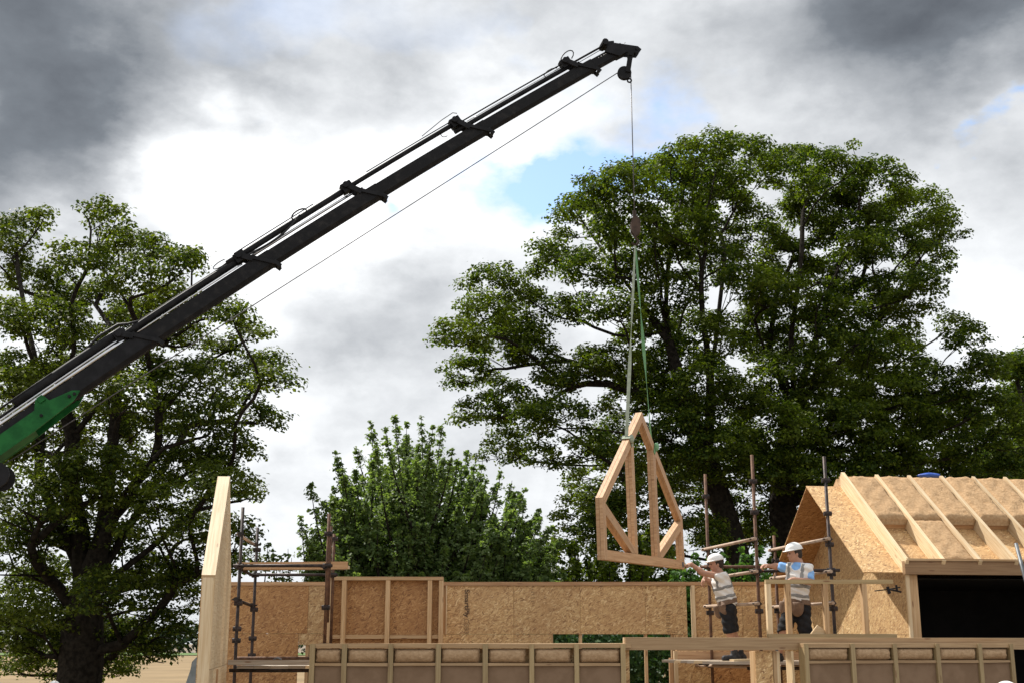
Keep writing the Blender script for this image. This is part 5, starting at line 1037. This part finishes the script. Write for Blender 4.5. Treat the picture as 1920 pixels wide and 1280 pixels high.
def person(label, base, J, face, body_f, vest=True, shirt=None, legs='shorts', pouch=True, hands=None, h=0.009, group='workers in white hard hats'):
    """J: joints in world metres; face / body_f: where the head and the chest look"""
    base = np.asarray(base, float); t = thing('person', tuple(base), label, 'person', group); J = {k: np.asarray(v, float) for k, v in J.items()}
    Rb = frame(body_f); sd = Rb[:, 0]; fw = Rb[:, 1]
    spine_up = nrm(J['neck'] - J['pelvis']); Rt = frame(body_f - (np.asarray(body_f) @ spine_up) * spine_up, spine_up)
    sh = (J['sh_l'] + J['sh_r']) / 2; chest = J['pelvis'] + (sh - J['pelvis']) * 0.66; waist = J['pelvis'] + (sh - J['pelvis']) * 0.33
    torso = [('e', J['pelvis'] + spine_up * 0.02, Rt, (0.165, 0.115, 0.14), 0.05), ('e', waist, Rt, (0.145, 0.105, 0.17), 0.07), ('e', chest, Rt, (0.165, 0.118, 0.19), 0.07), ('c', sh + Rt[:, 0] * 0.12, sh - Rt[:, 0] * 0.12, 0.062, 0.062, 0.06), ('c', sh, J['neck'] + spine_up * 0.02, 0.075, 0.056, 0.05)]
    legs_p = []
    for s in 'lr':
        legs_p += [('c', J['hip_' + s], J['kn_' + s], 0.094, 0.06, 0.04), ('c', J['kn_' + s], J['kn_' + s] + (J['an_' + s] - J['kn_' + s]) * 0.35 - fw * 0.012, 0.058, 0.056, 0.03), ('c', J['kn_' + s] + (J['an_' + s] - J['kn_' + s]) * 0.3 - fw * 0.01, J['an_' + s], 0.055, 0.038, 0.03)]
        legs_p.append(('c', J['an_' + s] - Z1 * 0.03, J['an_' + s] - Z1 * 0.045 + fw * 0.13, 0.036, 0.03, 0.03))
    arms_p = []; hp = []
    for s in 'lr':
        S_, E_, W_ = J['sh_' + s], J['el_' + s], J['wr_' + s]
        arms_p += [('c', S_, E_, 0.054, 0.042, 0.045), ('c', E_, E_ + (W_ - E_) * 0.3, 0.042, 0.043, 0.025), ('c', E_ + (W_ - E_) * 0.25, W_, 0.043, 0.027, 0.025)]
        hd = (hands or {}).get(s); hdir = hd[0] if hd else W_ - E_; hp += hand_prims(W_, np.asarray(hdir, float), np.asarray(hd[1], float) if hd else fw, hd[2] if hd else 1, hd[3] if hd else 0.6)
    Rh = frame(face); hc = J['head']; hs, hf, hu = Rh[:, 0], Rh[:, 1], Rh[:, 2]; L = lambda a, b, c: hc + hs * a + hf * b + hu * c
    headp = [('c', J['neck'], hc - hu * 0.05 - hf * 0.015, 0.056, 0.056, 0.03), ('e', L(0, -0.012, 0.025), Rh, (0.074, 0.095, 0.092), 0.03), ('e', L(0, 0.022, -0.045), Rh, (0.057, 0.066, 0.07), 0.04), ('e', L(0, 0.055, -0.092), Rh, (0.026, 0.024, 0.022), 0.03),
             ('c', L(0, 0.083, 0.012), L(0, 0.104, -0.028), 0.009, 0.014, 0.014), ('c', L(-0.03, 0.078, 0.02), L(0.03, 0.078, 0.02), 0.012, 0.012, 0.014), ('c', L(-0.018, 0.082, -0.062), L(0.018, 0.082, -0.062), 0.008, 0.008, 0.01),
             ('e', L(0.073, -0.008, -0.012), Rh, (0.011, 0.02, 0.03), 0.008), ('e', L(-0.073, -0.008, -0.012), Rh, (0.011, 0.02, 0.03), 0.008)]
    allp = torso + legs_p + arms_p + headp + hp
    def bounds(pr, m=0.12):
        pts = []
        for p in pr: pts += [p[1], p[2]] if p[0] == 'c' else [p[1]]
        pts = np.array(pts); r = max((max(p[3], p[4]) if p[0] == 'c' else max(p[3])) for p in pr); return pts.min(0) - r - 0.02, pts.max(0) + r + 0.02
    body_fn = lambda P: field(allp, P)
    lo, hi = bounds(allp); V, Fq = net(body_fn, lo, hi, h); mesh_obj('body', V, Fq, SKIN, t, None, True)
    # eyes, brows
    for q in (-1, 1):
        mesh_obj('eye', *blob_geo(L(0.03 * q, 0.083, 0.004), (0.011, 0.011, 0.009), 2, 8, 6), HAIR, t, None, True)
    # clothing
    def cloth(name, mat, pr, off, cut, k=0.0, hh=None):
        lo, hi = bounds(pr); fn = lambda P: np.maximum(field(pr, P) - off - (0.006 * np.sin(P[..., 2] * 60 + P[..., 0] * 35) if k else 0), cut(P)); V, Fq = net(fn, lo, hi, hh or h); return mesh_obj(name, V, Fq, mat, t, None, True)
    along = lambda P, o=J['pelvis']: (P - o) @ spine_up
    Lt = np.linalg.norm(sh - J['pelvis']); stub = []
    for s in 'lr': stub.append(('c', J['sh_' + s], J['sh_' + s] + (J['el_' + s] - J['sh_' + s]) * 0.12, 0.056, 0.05, 0.04))
    if shirt:
        slv = [('c', J['sh_' + s], J['sh_' + s] + (J['el_' + s] - J['sh_' + s]) * 0.62, 0.060, 0.060, 0.03) for s in 'lr']
        cloth('t_shirt', shirt, torso + slv, 0.010, lambda P: np.maximum(-(along(P) + 0.06), (P - J['neck']) @ spine_up - 0.0), 1)
    if vest:
        cloth('vest', VEST, torso + stub, 0.021, lambda P: np.maximum(np.maximum(-(along(P) + 0.07), (P - J['neck']) @ spine_up + 0.005), np.where(along(P) > Lt * 0.72, 0.07 - np.linalg.norm(P - (sh + fw * 0.10 + spine_up * 0.03), axis=-1), -1)), 1)
        for zc in (0.10, 0.235): cloth('reflective_band', BAND, torso, 0.027, lambda P, zc=zc: np.abs(along(P) - zc) - 0.024)
        for q in (-1, 1): cloth('shoulder_band', BAND, torso + stub, 0.027, lambda P, q=q: np.maximum(np.abs((P - sh) @ Rt[:, 0] - 0.10 * q) - 0.022, np.maximum(0.25 - along(P), (P - J['neck']) @ spine_up + 0.02)))
    hipp = [('c', J['hip_l'], J['hip_r'], 0.115, 0.115, 0.05)] + [torso[0]]
    if legs == 'shorts':
        lp = []
        for s in 'lr': lp.append(('c', J['hip_' + s], J['hip_' + s] + (J['kn_' + s] - J['hip_' + s]) * 0.96, 0.104, 0.090, 0.03))
        cloth('shorts', SHORTS, hipp + lp, 0.010, lambda P: np.maximum(along(P) - 0.10, np.maximum(*[0 * along(P) + np.minimum(*[(P - J['kn_' + s]) @ nrm(J['kn_' + s] - J['hip_' + s]) + 0.03 for s in 'lr'])] * 2)), 1)
    else:
        lp = []
        for s in 'lr': lp += [('c', J['hip_' + s], J['kn_' + s], 0.104, 0.076, 0.03), ('c', J['kn_' + s], J['an_' + s], 0.074, 0.06, 0.03)]
        cloth('trousers', WORK, hipp + lp, 0.008, lambda P: np.maximum(along(P) - 0.10, J['an_l'][2] - 0.02 - P[..., 2]), 1)
    for s in 'lr':
        a = J['an_' + s]; sp = [('c', a + Z1 * 0.05, a - Z1 * 0.02, 0.05, 0.05, 0.03), ('c', a - Z1 * 0.038 - fw * 0.05, a - Z1 * 0.05 + fw * 0.16, 0.047, 0.042, 0.03)]
        cloth('boot', BOOT, sp, 0.004, lambda P: (base[2] + 0.001) - P[..., 2])
        if legs == 'shorts': cloth('sock', BOOT, [('c', a + Z1 * 0.11, a + Z1 * 0.03, 0.046, 0.046, 0.02)], 0.003, lambda P: np.abs(P[..., 2] - a[2] - 0.07) - 0.05)
    if pouch:
        cloth('tool_belt', LEATHER, hipp, 0.03, lambda P: np.abs(along(P) - 0.02) - 0.035)
        for q, w in ((-0.6, 0.095), (0.75, 0.08)):
            c = J['pelvis'] + Rt[:, 0] * 0.15 * q + Rt[:, 1] * 0.14 - spine_up * 0.08; bx = [('e', c, Rt, (w, 0.05, 0.115), 0.03), ('e', c + spine_up * 0.06, Rt, (w * 0.95, 0.045, 0.06), 0.03)]; cloth('tool_pouch', LEATHER, bx, 0.0, lambda P: (P - c) @ spine_up - 0.085)
    # hair and hat
    hr = [('e', L(0, -0.018, 0.025), Rh, (0.08, 0.098, 0.096), 0.02), ('e', L(0, -0.06, -0.03), Rh, (0.066, 0.05, 0.06), 0.03)]
    cloth('hair', HAIR, hr, 0.004, lambda P: np.maximum(-((P - hc) @ hu + 0.07), ((P - hc) @ hf - 0.02) - np.maximum(0, (P - hc) @ hu) * 0.3), 0, 0.007)
    ht = hu + hf * 0.10; Rk = frame(hf - hu * 0.10, ht); kc = L(0, -0.005, 0.055)
    hat = [('e', kc, Rk, (0.105, 0.132, 0.105), 0.02)]
    lo, hi = bounds(hat); rid = lambda P: 0.006 * np.clip(1 - np.abs((P - kc) @ Rk[:, 0]) / 0.02, 0, 1)
    fn = lambda P: np.maximum(field(hat, P) - rid(P), -((P - kc) @ Rk[:, 2] - 0.0)); V, Fq = net(fn, lo, hi, 0.007); hm = mesh_obj('hard_hat', V, Fq, HATM, t, None, True)
    brim = [('e', kc + Rk[:, 1] * 0.02, Rk, (0.116, 0.158, 0.016), 0.01)]; lo, hi = bounds(brim); V, Fq = net(lambda P: field(brim, P), lo, hi, 0.006); mesh_obj('brim', V, Fq, HATM, hm, None, True)
    return t
def people():
    # reaching worker beside the truss
    Y = 18.95; q = lambda u, v, y=Y: at(u, v, y); end = TR_END
    wr = end + np.array([0.10, -0.02, 0.02])
    J = dict(pelvis=q(1364, 1130), neck=q(1348, 1073), head=q(1342, 1056.5), sh_l=q(1350, 1079, 18.80), sh_r=q(1347, 1080, 19.10), el_l=q(1319, 1074, 18.82), wr_l=wr, el_r=q(1334, 1093, 19.2), wr_r=q(1322, 1083, 19.05),
             hip_l=q(1364, 1142, 18.86), hip_r=q(1366, 1142, 19.05), kn_l=q(1369, 1186, 18.84), kn_r=q(1374, 1185, 19.08), an_l=q(1377, 1226, 18.86), an_r=q(1388, 1226, 19.10))
    for s in 'lr': J['an_' + s][2] = PLAT + 0.083
    person('worker in white vest and black shorts reaching out to the hanging truss', (*J['pelvis'][:2], PLAT), J, np.array([-1, -0.18, -0.10]), np.array([-1, -0.25, 0]), True, None, 'shorts', True, {'l': (end - wr, np.array([0, 0.3, -1.]), 1, 0.55), 'r': (np.array([-0.6, -0.1, -0.8]), np.array([0.6, 0, -0.7]), 1, 0.8)})
    # worker at the low stud frame
    Y = 17.93
    J = dict(pelvis=q(1493, 1130, Y), neck=q(1497, 1054, Y), head=q(1489, 1037, Y - 0.02), sh_r=q(1481, 1063, Y + 0.02), sh_l=q(1515, 1064, Y - 0.05), el_r=q(1458, 1061, Y + 0.12), wr_r=q(1441, 1060, Y + 0.2), el_l=q(1520, 1090, Y - 0.12), wr_l=q(1490, 1085, 17.52),
             hip_r=q(1482, 1142, Y), hip_l=q(1504, 1142, Y - 0.03), kn_r=q(1470, 1184, Y - 0.05), kn_l=q(1510, 1184, Y - 0.10), an_r=q(1460, 1226, Y + 0.05), an_l=q(1515, 1226, Y))
    for s in 'lr': J['an_' + s][2] = PLAT + 0.083
    person('worker in blue T-shirt and white vest leaning on low stud frame', (*J['pelvis'][:2], PLAT), J, np.array([-1, -0.25, -0.08]), np.array([-0.62, -0.78, 0]), True, BLUES, 'shorts', True, {'r': (np.array([-1, -0.1, 0.0]), np.array([0, 0.2, -1.]), 1, 1.2), 'l': (np.array([-0.9, -0.25, -0.1]), np.array([0, 0, -1.]), -1, 0.5)})
    # two workers on the ground, only their hats rise into view
    def stand(x, y, z0, hgt, label, f):
        k = hgt / 1.78; f = nrm(f); s = np.array([-f[1], f[0], 0]); B = np.array([x, y, z0]); P = lambda a, b, c: B + s * a * k + f * b * k + Z1 * c * k
        J = dict(pelvis=P(0, 0, 0.95), neck=P(0, 0.0, 1.47), head=P(0, 0.02, 1.63), sh_l=P(0.18, 0, 1.42), sh_r=P(-0.18, 0, 1.42), el_l=P(0.25, -0.02, 1.14), el_r=P(-0.25, -0.02, 1.14), wr_l=P(0.24, 0.08, 0.90), wr_r=P(-0.24, 0.08, 0.90), hip_l=P(0.09, 0, 0.9), hip_r=P(-0.09, 0, 0.9), kn_l=P(0.11, 0.02, 0.5), kn_r=P(-0.11, 0.02, 0.5), an_l=P(0.12, 0, 0.083 / k), an_r=P(-0.12, 0, 0.083 / k))
        person(label, B, J, f, f, True, WORK, 'trousers', False, None, 0.014)
    a = at(102, 1274, 23.6); stand(a[0], 23.6, 0.0, 1.93, 'worker in white hard hat standing on the ground under the left tree', np.array([0.5, -0.8, 0]))
    b = at(1888, 1276.5, 15.4); stand(b[0], 15.4, 0.29, 1.86, 'worker in white hard hat standing in front of the dark house opening', np.array([-0.8, 0.5, 0]))
    t = thing('timber_pallet', (b[0], 15.4, 0), 'low timber pallet under the worker by the dark house opening', 'pallet')
    for i in range(6): beam('slat', (b[0] - 0.5 + i * 0.2, 14.9, 0.28), (b[0] - 0.5 + i * 0.2, 15.9, 0.28), 0.14, 0.02, BOARD_GREY, t)
    for i in range(3): beam('bearer', (b[0] - 0.58, 14.95 + i * 0.45, 0.135), (b[0] + 0.58, 14.95 + i * 0.45, 0.135), 0.1, 0.27, BOARD_GREY, t)
people()
